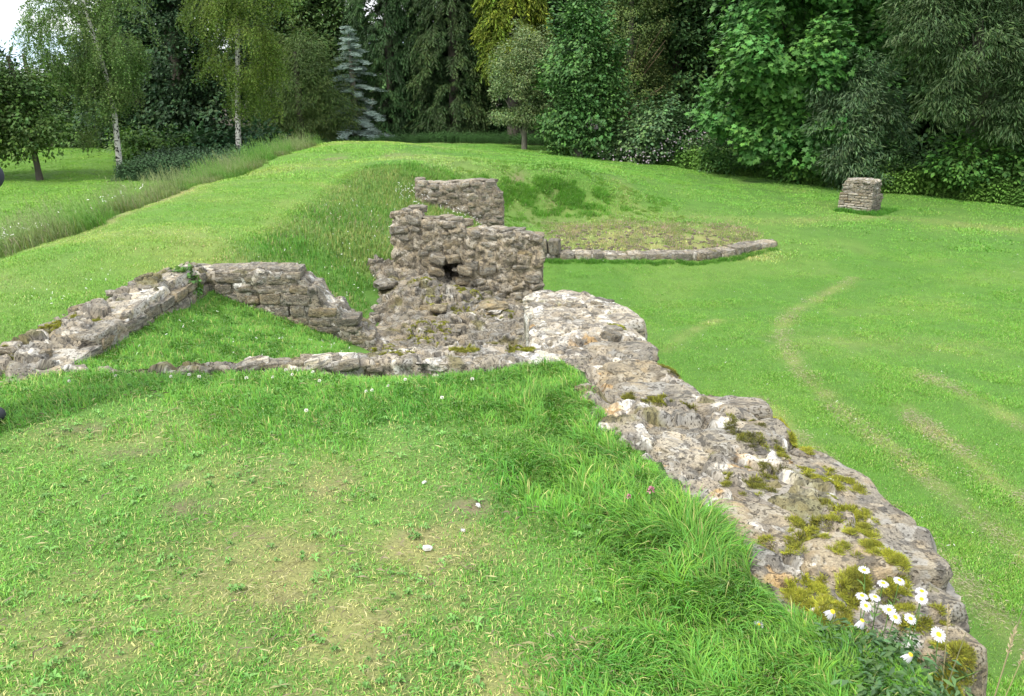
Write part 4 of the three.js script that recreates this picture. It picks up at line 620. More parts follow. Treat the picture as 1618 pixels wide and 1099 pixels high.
sow('grass_clippings', 'greyish dried clippings along the wheel lines of the sunken lawn', clip, 1900, () => { const t = tracks[Math.floor(rnd() * 4)], i = Math.floor(rnd() * (t.length - 1)), f = rnd(); return [lerp(t[i][0], t[i + 1][0], f) + (rnd() + rnd() - 1) * 0.16, lerp(t[i][1], t[i + 1][1], f)]; }, (x, d) => (fbm(x * 3, d * 3, 5, 3) > 0.47 ? rr(0.6, 1.0) : 0), () => { const v = rr(0.8, 1.2); return [0.34 * v, 0.31 * v, 0.2 * v]; }, false, mownMat);
// ---------------------------------------------------------------- trees
const leafMats = {}, LB = 1.42;
const leafMat = (tr, ro = 0.6) => (leafMats[tr + '_' + ro] ??= Object.assign(new THREE.MeshPhysicalMaterial({ vertexColors: true, roughness: ro, specularIntensity: 0.5, transmission: tr, thickness: 0 }), { name: 'leaves' }));
const barkMat = (rgb, map = barkMap) => Object.assign(std({ color: new THREE.Color().setRGB(...rgb), map, bumpMap: map, bumpScale: 0.012, roughness: 0.95 }), { name: 'bark' });
function leaf(g, p, dirA, nrm, L, W, c, kind = 0) { // p base, dirA along, nrm up
  const s = new THREE.Vector3().crossVectors(dirA, nrm).normalize(), n = new THREE.Vector3().crossVectors(s, dirA).normalize();
  const at = (a, b, h) => g.v(p.x + dirA.x * a + s.x * b + n.x * h, p.y + dirA.y * a + s.y * b + n.y * h, p.z + dirA.z * a + s.z * b + n.z * h, c);
  if (kind === 1) { // lobed hand-shaped leaf
    const m = at(L * 0.35, 0, 0.02 * L), R = [[0, 0.12], [0.05, 0.5], [0.3, 0.32], [0.55, 0.55], [0.62, 0.22], [1, 0], [0.62, -0.22], [0.55, -0.55], [0.3, -0.32], [0.05, -0.5], [0, -0.12]].map(([a, b]) => at(a * L, b * W, -0.06 * L * Math.abs(b) - 0.1 * L * a * a));
    for (let i = 0; i + 1 < R.length; i++) g.t(m, R[i], R[i + 1]);
  } else if (kind === 2) { const a = at(0, 0, 0), b = at(L * 0.5, W * 0.5, -L * 0.03), e = at(L, 0, -L * 0.22), d = at(L * 0.5, -W * 0.5, -L * 0.03); g.t(a, b, e); g.t(a, e, d); } else {
    const a = at(0, 0, 0), m = at(L * 0.5, 0, -0.03 * L), b = at(L * 0.42, W * 0.5, 0.06 * L), d = at(L * 0.42, -W * 0.5, 0.06 * L), e = at(L, 0, -L * 0.16); g.t(a, m, b); g.t(m, e, b); g.t(a, d, m); g.t(m, d, e);
  }
}
const rv = () => { const z = rr(-1, 1), a = rr(0, 6.283), r = Math.sqrt(1 - z * z); return new THREE.Vector3(r * Math.cos(a), z, r * Math.sin(a)); };
// a spray of leaves whose outward side is +z and whose up is +y
function spray(sd, n, R, L, W, kind, o = {}) {
  reseed(sd); const g = new Geo();
  for (let i = 0; i < n; i++) {
    const p = rv().multiplyScalar(R * Math.cbrt(rnd())); p.y *= o.flat ?? 0.6; const d = new THREE.Vector3(p.x * 1.5, -0.25 * R + rr(-0.5, 0.3) * R - (o.droop ?? 0) * R, p.z + R * 0.9).normalize().addScaledVector(rv(), 0.35).normalize();
    const nrm = new THREE.Vector3(0, 1, 0.35).addScaledVector(rv(), o.tumble ?? 0.55).normalize(), v = rr(0.7, 1.3), y = rr(0.85, 1.2);
    leaf(g, p, d, nrm, L * rr(0.7, 1.2), W * rr(0.75, 1.2), [v * y, v, v * rr(0.7, 1.2)], kind);
  }
  return g.build();
}
function strand(sd, len, n, L) { // hanging birch twig
  reseed(sd); const g = new Geo(), sx = rr(-0.12, 0.12), tw = [0.7, 0.5, 0.9];
  for (let t = 0; t < 2; t++) { const ox = t * 0.09, oz = t * 0.05, ln = len * rr(0.6, 1); const px = (y) => ox + sx * y * 1.5, pz = (y) => oz + 0.16 * Math.sqrt(y / ln);
    for (let i = 0; i < n; i++) { const y = ln * rr(0.02, 1), p = new THREE.Vector3(px(y) + rr(-0.03, 0.03), -y + 0.1, pz(y) + rr(-0.03, 0.03)), d = rv(); d.y = -0.7 + 0.4 * d.y; d.normalize(); const v = rr(0.7, 1.35); leaf(g, p, d, rv(), L * rr(0.7, 1.2), L * 0.72, [v * rr(0.9, 1.2), v, v], 2); }
    const a = g.v(px(0) - 0.003, 0.1, pz(0), tw), b = g.v(px(0) + 0.003, 0.1, pz(0), tw), c = g.v(px(ln), -ln + 0.1, pz(ln), tw); g.t(a, b, c); }
  return g.build();
}
function frond(sd, len, n, w, hang) { // drooping feathery conifer spray, outwards +z
  reseed(sd); const g = new Geo(); const at = (t, e = 0) => new THREE.Vector3(0, len * (0.12 * Math.sin(t * 3) - 0.62 * t * t) + e, len * 0.75 * t);
  for (let i = 0; i < n; i++) { const t = 0.08 + 0.92 * i / n + rr(-0.02, 0.02), p = at(Math.min(t, 1)), side = i % 2 ? 1 : -1, l = len * hang * (1 - 0.45 * t) * rr(0.7, 1.25), d = new THREE.Vector3(side * rr(0.35, 0.9), -rr(0.25, 0.9), rr(0.35, 0.85)).normalize(), v = rr(0.65, 1.4), c = [v * rr(0.85, 1.25), v, v * rr(0.8, 1.1)];
    leaf(g, p, d, new THREE.Vector3(side * 0.3, 1, 0.5).addScaledVector(rv(), 0.4).normalize(), l, w, c, 2);
    for (let k = 0; k < 2; k++) leaf(g, p.clone().addScaledVector(d, l * rr(0.25, 0.7)), d.clone().add(new THREE.Vector3(rr(-0.7, 0.7), -0.4, rr(-0.4, 0.4))).normalize(), rv(), l * 0.55, w * 0.8, c, 2); }
  return g.build();
}
function needleTuft(sd, R, n) { reseed(sd); const g = new Geo(); for (let i = 0; i < n; i++) { const d = rv(); d.y = Math.abs(d.y) * 0.9 - 0.15; d.normalize(); const v = rr(0.8, 1.25); leaf(g, new THREE.Vector3(rr(-1, 1) * R * 0.9, 0, rr(-1, 1) * R * 0.9), d, rv(), R * rr(0.6, 1.1), 0.014, [v, v, v], 2); } return g.build(); }
function limb(g, pts, seg = 8, c = [1, 1, 1]) { // pts: [x, y, z, r]
  const rings = []; let run = 0;
  const cur = new THREE.CatmullRomCurve3(pts.map((p) => new THREE.Vector3(p[0], p[1], p[2]))), N = Math.max(4, (pts.length - 1) * 4), up = new THREE.Vector3(0.13, 0.05, 1).normalize();
  for (let i = 0; i <= N; i++) {
    const t = i / N, p = cur.getPoint(t), tg = cur.getTangent(t), a = new THREE.Vector3().crossVectors(tg, up).normalize(), b = new THREE.Vector3().crossVectors(a, tg).normalize(), k = t * (pts.length - 1), j = Math.min(Math.floor(k), pts.length - 2), r = lerp(pts[j][3], pts[j + 1][3], k - j);
    if (i) run += p.distanceTo(cur.getPoint((i - 1) / N)); const ring = [];
    for (let s = 0; s <= seg; s++) { const an = s / seg * 6.2832, rad = r * (1 + 0.12 * (vn(Math.cos(an) * 2 + 5, run * 3, Math.sin(an) * 2) - 0.5) * 2), v = a.clone().multiplyScalar(Math.cos(an) * rad).addScaledVector(b, Math.sin(an) * rad).add(p); ring.push(g.v(v.x, v.y, v.z, c, s / seg, run)); }
    rings.push(ring);
  }
  for (let i = 0; i < N; i++) for (let s = 0; s < seg; s++) g.q(rings[i][s], rings[i][s + 1], rings[i + 1][s + 1], rings[i + 1][s]);
}
const Q2 = new THREE.Quaternion(), Yax = new THREE.Vector3(0, 1, 0);
function orient(out, up, roll) { const z = out.clone(); z.y *= 0.5; z.normalize(); const x = new THREE.Vector3().crossVectors(Yax, z).normalize(), y = new THREE.Vector3().crossVectors(z, x); const q = new THREE.Quaternion().setFromRotationMatrix(new THREE.Matrix4().makeBasis(x, y, z)); return q.multiply(Q2.setFromEuler(new THREE.Euler(rr(-0.35, 0.35), rr(-0.7, 0.7), rr(-roll, roll)))); }
// crown: sprays strewn through the shell of several lobes, thinned by noise so that gaps stay open
function crown(t, lobes, geos, mat, k, cols, o = {}) {
  const M = geos.map(() => []), C = geos.map(() => []), P = t.position;
  for (const [cx, cy, cz, rx, ry, rz] of lobes) {
    const N = Math.round(k * 12.57 * (rx * ry + ry * rz + rx * rz) / 3);
    for (let i = 0; i < N; i++) {
      const u = rv(); if (u.z < -0.35 && rnd() < 0.6) continue;
      const deep = Math.pow(rnd(), o.deep ?? 1.6), f = (1 - 0.5 * deep) * (1 + (fbm(u.x * 2.4 + cx, u.y * 2.4 + cy, u.z * 2.4 + cz, 3) - 0.5) * (o.rag ?? 0.9)); const x = cx + u.x * rx * f, y = cy + u.y * ry * f, z = cz + u.z * rz * f;
      if (y < (o.floor ?? -9) - P.y) continue;
      if (fbm((x + P.x) * (o.freq ?? 1.3), (y + P.y) * (o.freq ?? 1.3), (z + P.z) * (o.freq ?? 1.3), 3) < (o.gap ?? 0.4)) continue;
      const n = Math.floor(rnd() * geos.length), s = rr(0.75, 1.25) * (o.size ?? 1), v = rr(0.75, 1.28), w = fbm((x + P.x) * 1.1 + 9, (y + P.y) * 1.1, z * 1.1, 2);
      const c = mix3(cols[0], cols[1], clamp(sstep(0.3, 0.7, w) * 0.7 + rr(-0.2, 0.3), 0, 1));
      M[n].push(new THREE.Matrix4().compose(new THREE.Vector3(x, y, z), orient(u, Yax, o.roll ?? 0.5), new THREE.Vector3(s, s, s))); C[n].push(new THREE.Color().setRGB(c[0] * v * LB, c[1] * v * LB, c[2] * v * LB));
    }
  }
  const root = new THREE.Group(); root.name = 'crown'; root.userData.kind = 'stuff'; t.add(root);
  geos.forEach((g, n) => { if (M[n].length) stuff('leaves', g, mat, M[n], C[n], root); });
}
function tree(name, label, category, x, d, trunk, bark, lobesW, geos, mat, k, cols, o = {}) {
  const gy = o.base ?? groundY(x, d), t = thing(name, label, category, [x, gy, -d]); if (o.group) t.userData.group = o.group;
  const lobes = lobesW.map(([a, b, r, h, dz]) => [a - x, b - gy, -(dz ?? 0), r, h, Math.min(r, h) * (o.thick ?? 0.95)]);
  if (trunk) {
    const g = new Geo(); limb(g, trunk.map(([a, b, c, r]) => [a, b, c, r]), 10); part('trunk', g.build(), bark, t);
    if (o.limbs !== 0) { const lb = lobes.slice(0, o.limbs ?? 7); for (const [cx, cy, cz, rx, ry] of lb) { const q = new Geo(), th = o.thin ?? 1, up = clamp(cy - ry * (th < 1 ? 0.3 : 1.2), 0.5, 99), tt = trunk[trunk.length - 1][1], f = clamp(up / tt, 0.15, 0.95), kk = f * (trunk.length - 1), j = Math.min(Math.floor(kk), trunk.length - 2), b = trunk[j].map((v, i) => lerp(v, trunk[j + 1][i], kk - j)); limb(q, [[b[0], b[1], b[2], b[3] * 0.55 * th], [lerp(b[0], cx, 0.4), lerp(b[1], cy, 0.55), lerp(b[2], cz, 0.4), b[3] * 0.4 * th], [cx, cy + ry * 0.3, cz, b[3] * 0.12 * th]], 6); part('limb', q.build(), bark, t); } }
  }
  crown(t, lobes, geos, mat, k, cols, o); return t;
}
const S_broad = [1, 2, 3].map((i) => spray(500 + i, 16, 0.24, 0.105, 0.07, 0)), S_small = [1, 2, 3].map((i) => spray(510 + i, 26, 0.24, 0.07, 0.042, 0)), S_lobed = [1, 2, 3].map((i) => spray(520 + i, 18, 0.27, 0.125, 0.125, 1, { droop: 0.45, tumble: 0.5 })), S_lance = [1, 2, 3].map((i) => spray(530 + i, 26, 0.24, 0.12, 0.022, 2, { droop: 0.3, tumble: 0.9 })), S_willow = [1, 2, 3].map((i) => spray(540 + i, 28, 0.2, 0.075, 0.03, 2, { tumble: 1 })), S_birch = [1, 2, 3, 4].map((i) => strand(550 + i, 0.62, 26, 0.042)), S_frond = [1, 2, 3].map((i) => frond(560 + i, 0.75, 30, 0.03, 0.34)), S_gold = [1, 2, 3].map((i) => frond(570 + i, 0.6, 18, 0.04, 0.4)), S_dark = [1, 2, 3].map((i) => spray(580 + i, 18, 0.34, 0.16, 0.09, 0));
reseed(4001);
const dk = barkMat([0.09, 0.08, 0.065]), gk = barkMat([0.2, 0.19, 0.155]), bk = barkMat([0.78, 0.78, 0.76], birchMap);
tree('maple_tree', 'dark round-headed tree with a short trunk alone on the lower lawn', 'tree', -12.1, 20.7, [[0, -0.1, 0, 0.1], [0, 0.3, 0, 0.075], [-0.04, 1.2, 0, 0.065], [-0.2, 3, 0, 0.05]], dk, [[-12.7, 0.95, 1.3, 0.9], [-11.92, 0.19, 0.92, 0.7], [-13.7, 1.2, 1.4, 1.1], [-12.82, -0.2, 1.12, 0.37], [-13.26, 0.5, 1.26, 0.9]], S_broad, leafMat(0.3), 30, [[0.04, 0.09, 0.016], [0.075, 0.13, 0.024]], { gap: 0.34, thin: 0.6, limbs: 3 });
tree('birch_tree', 'tall leaning silver birch with thin airy hanging leaves before the sky', 'tree', -10.74, 22.2, [[0, -0.1, 0, 0.092], [0.06, 0.9, 0, 0.08], [0.1, 1.8, 0, 0.07], [0.0, 2.8, 0, 0.055], [-0.25, 4.4, 0, 0.04], [-0.4, 7.5, 0, 0.02]], bk, [[-11.2, 1.7, 0.6, 0.6, 0.8], [-10.75, 1.2, 0.45, 0.35, 0.6], [-11.5, 2.9, 0.8, 0.6, 0.8], [-11.65, 2.47, 0.95, 1.0], [-10.4, 1.9, 0.62, 1.05], [-12.2, 1.2, 0.5, 0.7], [-11.86, 0.45, 0.75, 0.8], [-9.95, 2.63, 0.62, 1.1], [-10.86, 4.19, 1.3, 1.1], [-11.0, 1.0, 0.6, 0.6], [-11.2, 5.8, 1.2, 1.2]], S_birch, leafMat(0.45), 44, [[0.085, 0.165, 0.035], [0.125, 0.19, 0.05]], { gap: 0.45, roll: 0.3, deep: 1.2, freq: 1.5, limbs: 3, thin: 0.4 });
tree('birch_tree', 'silver birch with yellow-green leaves and a white trunk behind the ridge', 'tree', -8.0, 23.8, [[0, -0.3, 0, 0.09], [0.1, 1, 0, 0.08], [0.25, 2.5, 0, 0.07], [0.48, 4.5, 0, 0.05], [0.8, 8, 0, 0.02]], bk, [[-7.65, 2.53, 0.97, 1.1], [-8.21, 1.6, 0.5, 0.7], [-6.94, 1.5, 0.52, 1.0], [-7.6, 0.95, 0.55, 0.45], [-8.2, 3.02, 0.79, 0.89], [-7.03, 4.21, 1.29, 1.27], [-7.4, 2.0, 0.85, 0.9], [-7.8, 5.8, 1.2, 1.2]], S_birch, leafMat(0.45), 44, [[0.095, 0.17, 0.022], [0.135, 0.2, 0.03]], { gap: 0.44, roll: 0.3, deep: 1.2, limbs: 3, thin: 0.4, freq: 1.6 });
tree('beech_tree', 'very dark broad tree filling the gap between the two silver birches', 'tree', -11.6, 29, [[0, 0, 0, 0.3], [0.1, 2, 0, 0.25], [0.2, 5, 0, 0.18], [0.2, 8, 0, 0.08]], dk, [[-11.75, 2.23, 1.84, 2.3], [-12.65, -0.1, 2.33, 1.2], [-10.5, 4.4, 1.79, 1.56], [-10.47, 0.4, 1.66, 1.5], [-13.61, 0.5, 1.32, 1.4], [-9.7, 2.4, 1.3, 1.5], [-11.6, 5.6, 2, 1.8]], S_dark, leafMat(0.2), 16, [[0.022, 0.05, 0.02], [0.04, 0.085, 0.03]], { gap: 0.37 });
tree('bushy_tree', 'bushy mid-green tree between the yellow-green birch and the blue cedar', 'tree', -6.9, 27, [[0, 0, 0, 0.15], [0, 2, 0, 0.1], [0, 3, 0, 0.05]], dk, [[-6.94, 0.85, 1.43, 1.6], [-7.64, -0.04, 1.55, 0.8], [-5.95, 0.2, 0.85, 0.95], [-6.75, 2.0, 0.91, 0.85], [-6.9, 0, 1.4, 0.8]].map((l) => [...l, 0.6]), S_lance, leafMat(0.3), 30, [[0.06, 0.11, 0.028], [0.095, 0.15, 0.04]], { gap: 0.34 });
tree('oak_tree', 'dark spreading tree top rising behind the blue cedar', 'tree', -7.9, 34, [[0, 0, 0, 0.3], [0, 3, 0, 0.25], [0, 7, 0, 0.1]], dk, [[-7.96, 3.4, 2.19, 1.77], [-9.36, 2.2, 1.83, 2.21], [-6.46, 2.6, 1.7, 2.3], [-8, 5.8, 2.4, 1.8], [-8, 0.6, 2.4, 1.6]], S_dark, leafMat(0.2), 15, [[0.03, 0.07, 0.018], [0.06, 0.115, 0.025]], { gap: 0.38 });
// blue cedar: tiers of level branches
{
  const x = -5.35, d = 28.2, gy = groundY(x, d), t = thing('cedar_tree', 'blue-grey cedar with level tiered branches and a pointed top', 'tree', [x, gy, -d]);
  const g = new Geo(); limb(g, [[0, 0, 0, 0.14], [0, 1.8, 0, 0.1], [-0.05, 3.6, 0, 0.02]], 8); part('trunk', g.build(), gk, t);
  const M = [], C = [], tuft = needleTuft(600, 0.1, 26);
  for (let i = 0; i < 60; i++) {
    const f = i / 60, y = lerp(0.25, 3.7, f) + rr(-0.06, 0.06), L = lerp(1.8, 0.12, Math.pow(f, 0.85)) * rr(0.6, 1.3), a = i * 2.4 + rr(-0.3, 0.3), ca = Math.cos(a), sa = Math.sin(a), rise = rr(-0.05, 0.22), q = new Geo();
    const at = (s) => [ca * L * s, y + rise * L * s - 0.28 * L * s * s, sa * L * s];
    limb(q, [[...at(0), 0.03 * (1 - f) + 0.008], [...at(0.5), 0.014], [...at(1), 0.004]], 5); part('branch', q.build(), gk, t);
    const n = Math.round(L * 28) + 5; for (let j = 0; j < n; j++) { const s = Math.pow(rnd(), 0.6), p = at(s), w = (rnd() - 0.5) * L * 0.55 * (1.1 - s), k = rr(0.7, 1.2), v = rr(0.8, 1.25); M.push(new THREE.Matrix4().compose(new THREE.Vector3(p[0] - sa * w, p[1] + rr(-0.02, 0.03) - Math.abs(w) * 0.12, p[2] + ca * w), new THREE.Quaternion().setFromEuler(new THREE.Euler(rr(-0.2, 0.2), rr(0, 6), rr(-0.2, 0.2))), new THREE.Vector3(k, k * 0.7, k))); const c = mix3([0.2, 0.28, 0.23], [0.42, 0.53, 0.48], sstep(0.3, 1, s) * 0.8 + rr(0, 0.2)); C.push(new THREE.Color().setRGB(c[0] * v, c[1] * v, c[2] * v)); }
  }
  stuff('needles', tuft, leafMat(0.1), M, C, t);
}
// cypresses: tall skirts of drooping sprays down to the ground
function cypress(name, label, x, d, r, h, geos, cols, k, y0 = 0.15, group) {
  const gy = groundY(x, d), t = thing(name, label, 'tree', [x, gy, -d]); if (group) t.userData.group = group;
  const g = new Geo(); limb(g, [[0, 0, 0, 0.22], [0, h * 0.5, 0, 0.15], [0, h * 0.98, 0, 0.03]], 8); part('trunk', g.build(), dk, t);
  const M = geos.map(() => []), C = geos.map(() => []), N = Math.round(k * 6.283 * r * h * 0.8);
  for (let i = 0; i < N; i++) {
    const y = y0 + (h - y0) * Math.pow(rnd(), 1.25), a = rr(0, 6.283); if (Math.sin(a) < -0.4 && rnd() < 0.7) continue;
    const lump = fbm(Math.cos(a) * 1.5 + x, y * 0.9, Math.sin(a) * 1.5, 3), rad = r * Math.pow(1 - y / h, 0.55) * (0.72 + 0.75 * (lump - 0.3)) * (1 - 0.35 * Math.pow(rnd(), 2)); if (fbm(Math.cos(a) * 3 + x, y * 1.6, Math.sin(a) * 3 + d, 2) < 0.33) continue;
    const u = new THREE.Vector3(Math.cos(a), 0, Math.sin(a)), n = Math.floor(rnd() * geos.length), s = rr(0.7, 1.25), v = rr(0.7, 1.3), c = mix3(cols[0], cols[1], clamp(sstep(0.4, 0.62, lump) + rr(-0.3, 0.3), 0, 1));
    M[n].push(new THREE.Matrix4().compose(new THREE.Vector3(u.x * rad, y + 0.25, u.z * rad), orient(u, Yax, 0.25), new THREE.Vector3(s, s, s))); C[n].push(new THREE.Color().setRGB(c[0] * v * LB, c[1] * v * LB, c[2] * v * LB));
  }
  const root = new THREE.Group(); root.name = 'crown'; root.userData.kind = 'stuff'; t.add(root); geos.forEach((q, n) => { if (M[n].length) stuff('sprays', q, leafMat(0.15), M[n], C[n], root); }); return t;
}
reseed(4101);
const cyc = [[0.02, 0.052, 0.015], [0.04, 0.09, 0.026]];
cypress('cypress_tree', 'dark green cypress standing next to the blue cedar', -4.3, 30, 1.5, 12, S_frond, cyc, 20);
cypress('cypress_tree', 'second dark cypress in the row, counted from the blue cedar', -2.95, 30, 1.35, 13, S_frond, [[0.018, 0.046, 0.014], [0.036, 0.08, 0.024]], 20);
cypress('spruce_tree', 'dull olive conifer with hanging twigs in the middle of the dark row', -2.0, 29, 1.25, 12, S_frond, [[0.026, 0.054, 0.016], [0.045, 0.08, 0.024]], 20);
cypress('cypress_tree', 'dark cypress standing just behind the small grey willow', -0.95, 30, 1.3, 12, S_frond, cyc, 20);
cypress('cypress_tree', 'dark cypress behind the row, showing in the gaps of it', -3.7, 32, 1.6, 14, S_frond, [[0.02, 0.045, 0.014], [0.04, 0.075, 0.022]], 14);
cypress('golden_cypress', 'golden-green cypress whose top rises over the small grey willow', 0.05, 27.6, 1.15, 8.5, S_gold, [[0.075, 0.125, 0.012], [0.13, 0.175, 0.016]], 34, 2.1);
reseed(4201);
tree('willow_tree', 'small grey-green willow with a bare straight trunk on the mown lawn', 'tree', 0.36, 24.1, [[0, -0.1, 0, 0.095], [0, 0.6, 0, 0.075], [0.02, 1.2, 0, 0.06], [0.1, 2.8, 0, 0.03]], gk, [[0.11, 1.28, 0.78, 1.05], [0.52, 2.09, 0.62, 0.68], [0.75, 0.93, 0.6, 0.9], [-0.2, 0.64, 0.5, 0.6], [0.39, 0.42, 0.7, 0.42]], S_willow, leafMat(0.3, 0.5), 46, [[0.115, 0.18, 0.065], [0.18, 0.235, 0.11]], { gap: 0.33 });
tree('elm_tree', 'tall fresh-green bushy tree in leaf to the ground, beside the small willow', 'tree', 1.85, 22.8, [[0, 0, 0, 0.14], [0, 2, 0, 0.1], [0.1, 5, 0, 0.03]], gk, [[1.8, 2.02, 0.9, 1.25], [1.41, 0.72, 0.78, 1.05], [2.19, 0.47, 0.8, 1.0], [1.94, 2.96, 0.62, 0.8], [1.69, -0.2, 0.78, 0.45], [2.59, 1.3, 0.6, 1.0], [2.4, -0.3, 0.6, 0.4]], S_broad, leafMat(0.3), 44, [[0.042, 0.12, 0.026], [0.08, 0.175, 0.045]], { gap: 0.37, rag: 1.5 });
tree('larch_tree', 'olive-brown twiggy tree standing behind the elder bush', 'tree', 3.6, 26.5, [[0, 0, 0, 0.16], [0.1, 2.5, 0, 0.1], [0, 6, 0, 0.03]], gk, [[3.62, 2.56, 1.24, 2.0], [4.22, 0.85, 0.98, 1.1], [3.08, 1.04, 0.82, 1.2], [3.73, 4.39, 1.17, 1.24]], S_small, leafMat(0.3), 24, [[0.07, 0.115, 0.026], [0.11, 0.15, 0.04]], { gap: 0.4 });
for (let i = 0; i < 9; i++) { const t = scene.children[scene.children.length - 1], q = new Geo(), a = rr(-1.2, 1.2), h = rr(1.5, 3.6); limb(q, [[0, h * 0.6, 0.1, 0.03], [Math.sin(a) * 0.6, h * 0.9, 0.6, 0.02], [Math.sin(a) * 1.1, h * 1.15, 1.0, 0.006]], 5); part('branch', q.build(), barkMat([0.26, 0.2, 0.12]), t); }
tree('dark_tree', 'deep green broad tree in the shade behind the olive-brown one', 'tree', 5.5, 28, [[0, 0, 0, 0.2], [0, 3, 0, 0.15], [0, 7, 0, 0.05]], dk, [[5.56, 2.01, 1.57, 2.6], [5.39, -0.1, 1.29, 1.1], [5.6, 4.6, 1.8, 1.6]], S_dark, leafMat(0.25), 20, [[0.035, 0.085, 0.025], [0.06, 0.13, 0.035]], { gap: 0.36 });
tree('elder_bush', 'grey-green elder bush at the lawn edge below the olive-brown tree', 'bush', 4.0, 22.6, null, null, [[3.98, 0.3, 0.72, 0.66], [3.45, -0.12, 0.65, 0.51], [4.64, 0.0, 0.62, 0.54], [4.1, -0.4, 0.9, 0.4]], S_broad, leafMat(0.25), 40, [[0.06, 0.135, 0.045], [0.1, 0.18, 0.075]], { gap: 0.32 });
tree('sycamore_tree', 'great sycamore with hand-shaped bright green leaves hanging low over the lawn edge', 'tree', 7.3, 20.8, [[0, 0, 0, 0.24], [0, 2, 0, 0.2], [-0.2, 5, 0, 0.1]], dk, [[5.55, 1.83, 0.9, 0.85], [5.2, 0.8, 0.62, 0.66], [6.3, 0.54, 0.82, 0.8], [6.6, 1.9, 1.1, 1.0], [7.71, 2.46, 1.2, 1.15], [5.73, 2.94, 1.25, 0.85], [7.39, 0.3, 0.8, 0.75], [8.4, 1.48, 0.85, 0.9], [5.9, 0.05, 0.75, 0.4], [6.93, 3.93, 1.73, 0.92], [7.2, 5.2, 2, 1.2]].map(([a, b, r, h], i) => [a, b, r, h, i % 3 === 0 ? -1.4 : i % 3 === 1 ? -0.6 : -1.0]), S_lobed, leafMat(0.3), 34, [[0.042, 0.13, 0.024], [0.078, 0.19, 0.036]], { gap: 0.40, limbs: 8, rag: 1.2 });
tree('sallow_bush', 'grey-leaved sallow bush with narrow leaves under the sycamore', 'bush', 7.9, 18.9, null, null, [[7.81, 1.16, 0.74, 0.75], [7.48, 0.4, 0.7, 0.7], [8.39, 0.4, 0.6, 0.8], [7.09, 1.3, 0.4, 0.55], [8.0, -0.4, 0.9, 0.6]], S_lance, leafMat(0.25), 46, [[0.048, 0.105, 0.04], [0.085, 0.14, 0.065]], { gap: 0.36 });
tree('crack_willow', 'tall narrow-leaved willow hanging over the lawn behind the shady shrubs', 'tree', 10.3, 18.2, [[0, 0, 0, 0.2], [-0.3, 2, 0.3, 0.14], [-0.9, 4, 0.8, 0.06]], gk, [[9.31, 2.04, 1.05, 0.9], [8.34, 2.51, 0.8, 0.75], [10.13, 1.13, 0.77, 0.9], [8.97, 1.2, 0.55, 0.7], [9.24, 3.36, 1.35, 0.78], [10.6, 2.21, 0.88, 1.2], [11.4, 1.0, 0.9, 1.6], [9.6, 4.6, 1.5, 1]].map((l) => [...l, -0.9]), S_lance, leafMat(0.25), 40, [[0.038, 0.078, 0.024], [0.066, 0.11, 0.04]], { gap: 0.39 });
const shrub = [[0.045, 0.13, 0.022], [0.085, 0.19, 0.035]];
tree('shrub', 'leafy green shrub below the tall narrow-leaved willow', 'bush', 10.3, 17.8, null, null, [[10.04, -0.25, 0.85, 0.6], [10.93, -0.25, 0.68, 0.7], [11.7, -0.3, 0.7, 0.7]], S_broad, leafMat(0.3), 40, shrub, { gap: 0.34 });
tree('shrub', 'dark leafy shrub behind the nettles, near the grey-leaved sallow', 'bush', 9.0, 18.9, null, null, [[9.27, -0.5, 1.0, 0.5], [8.51, -0.35, 0.6, 0.6]], S_small, leafMat(0.25), 40, [[0.03, 0.085, 0.02], [0.06, 0.13, 0.03]], { gap: 0.36 });
tree('shrub', 'bright low shrub behind the squat stone stub', 'bush', 7.5, 19.9, null, null, [[7.88, -0.6, 1.0, 0.45], [7.02, -0.5, 0.76, 0.48]], S_broad, leafMat(0.3), 42, shrub, { gap: 0.33 });
tree('shrub', 'low shrub in the shade under the hanging sycamore leaves', 'bush', 6.2, 21.2, null, null, [[6.62, -0.5, 0.98, 0.45], [5.55, -0.45, 0.7, 0.45]], S_small, leafMat(0.25), 40, [[0.035, 0.1, 0.02], [0.07, 0.15, 0.03]], { gap: 0.35 });
{ // bramble in pale pink flower
  const t = tree('bramble_bush', 'bramble thicket with pale pink flowers at the edge of the wood', 'bush', 4.8, 22.6, null, null, [[4.9, -0.25, 0.9, 0.5], [5.6, 0.0, 0.7, 0.6], [3.3, -0.5, 0.8, 0.3], [2.7, -0.55, 0.6, 0.25]], S_small, leafMat(0.25), 40, [[0.065, 0.125, 0.045], [0.11, 0.15, 0.07]], { gap: 0.34 });
  const fl = rosette(610, 5, 0.035, 0.016, 0.006), M = [], C = []; for (let i = 0; i < 230; i++) { const x = 4.95 + rr(-1.3, 1.2) * (rnd() < 0.6 ? 0.7 : 1.3) - (rnd() < 0.25 ? 1.6 : 0), y = rr(0.15, 1.05) * (x < 3.8 ? 0.5 : 1); M.push(new THREE.Matrix4().compose(new THREE.Vector3(x - 4.8, y, rr(0.35, 0.75)), new THREE.Quaternion().setFromEuler(new THREE.Euler(rr(0.3, 1.5), rr(-1, 1), 0)), new THREE.Vector3(1, 1, 1).multiplyScalar(rr(0.5, 1.0)))); const v = rr(0.6, 1); C.push(new THREE.Color().setRGB(0.42 * v, 0.36 * v, 0.33 * v)); }
  stuff('flowers', fl, mownMat, M, C, t);
}
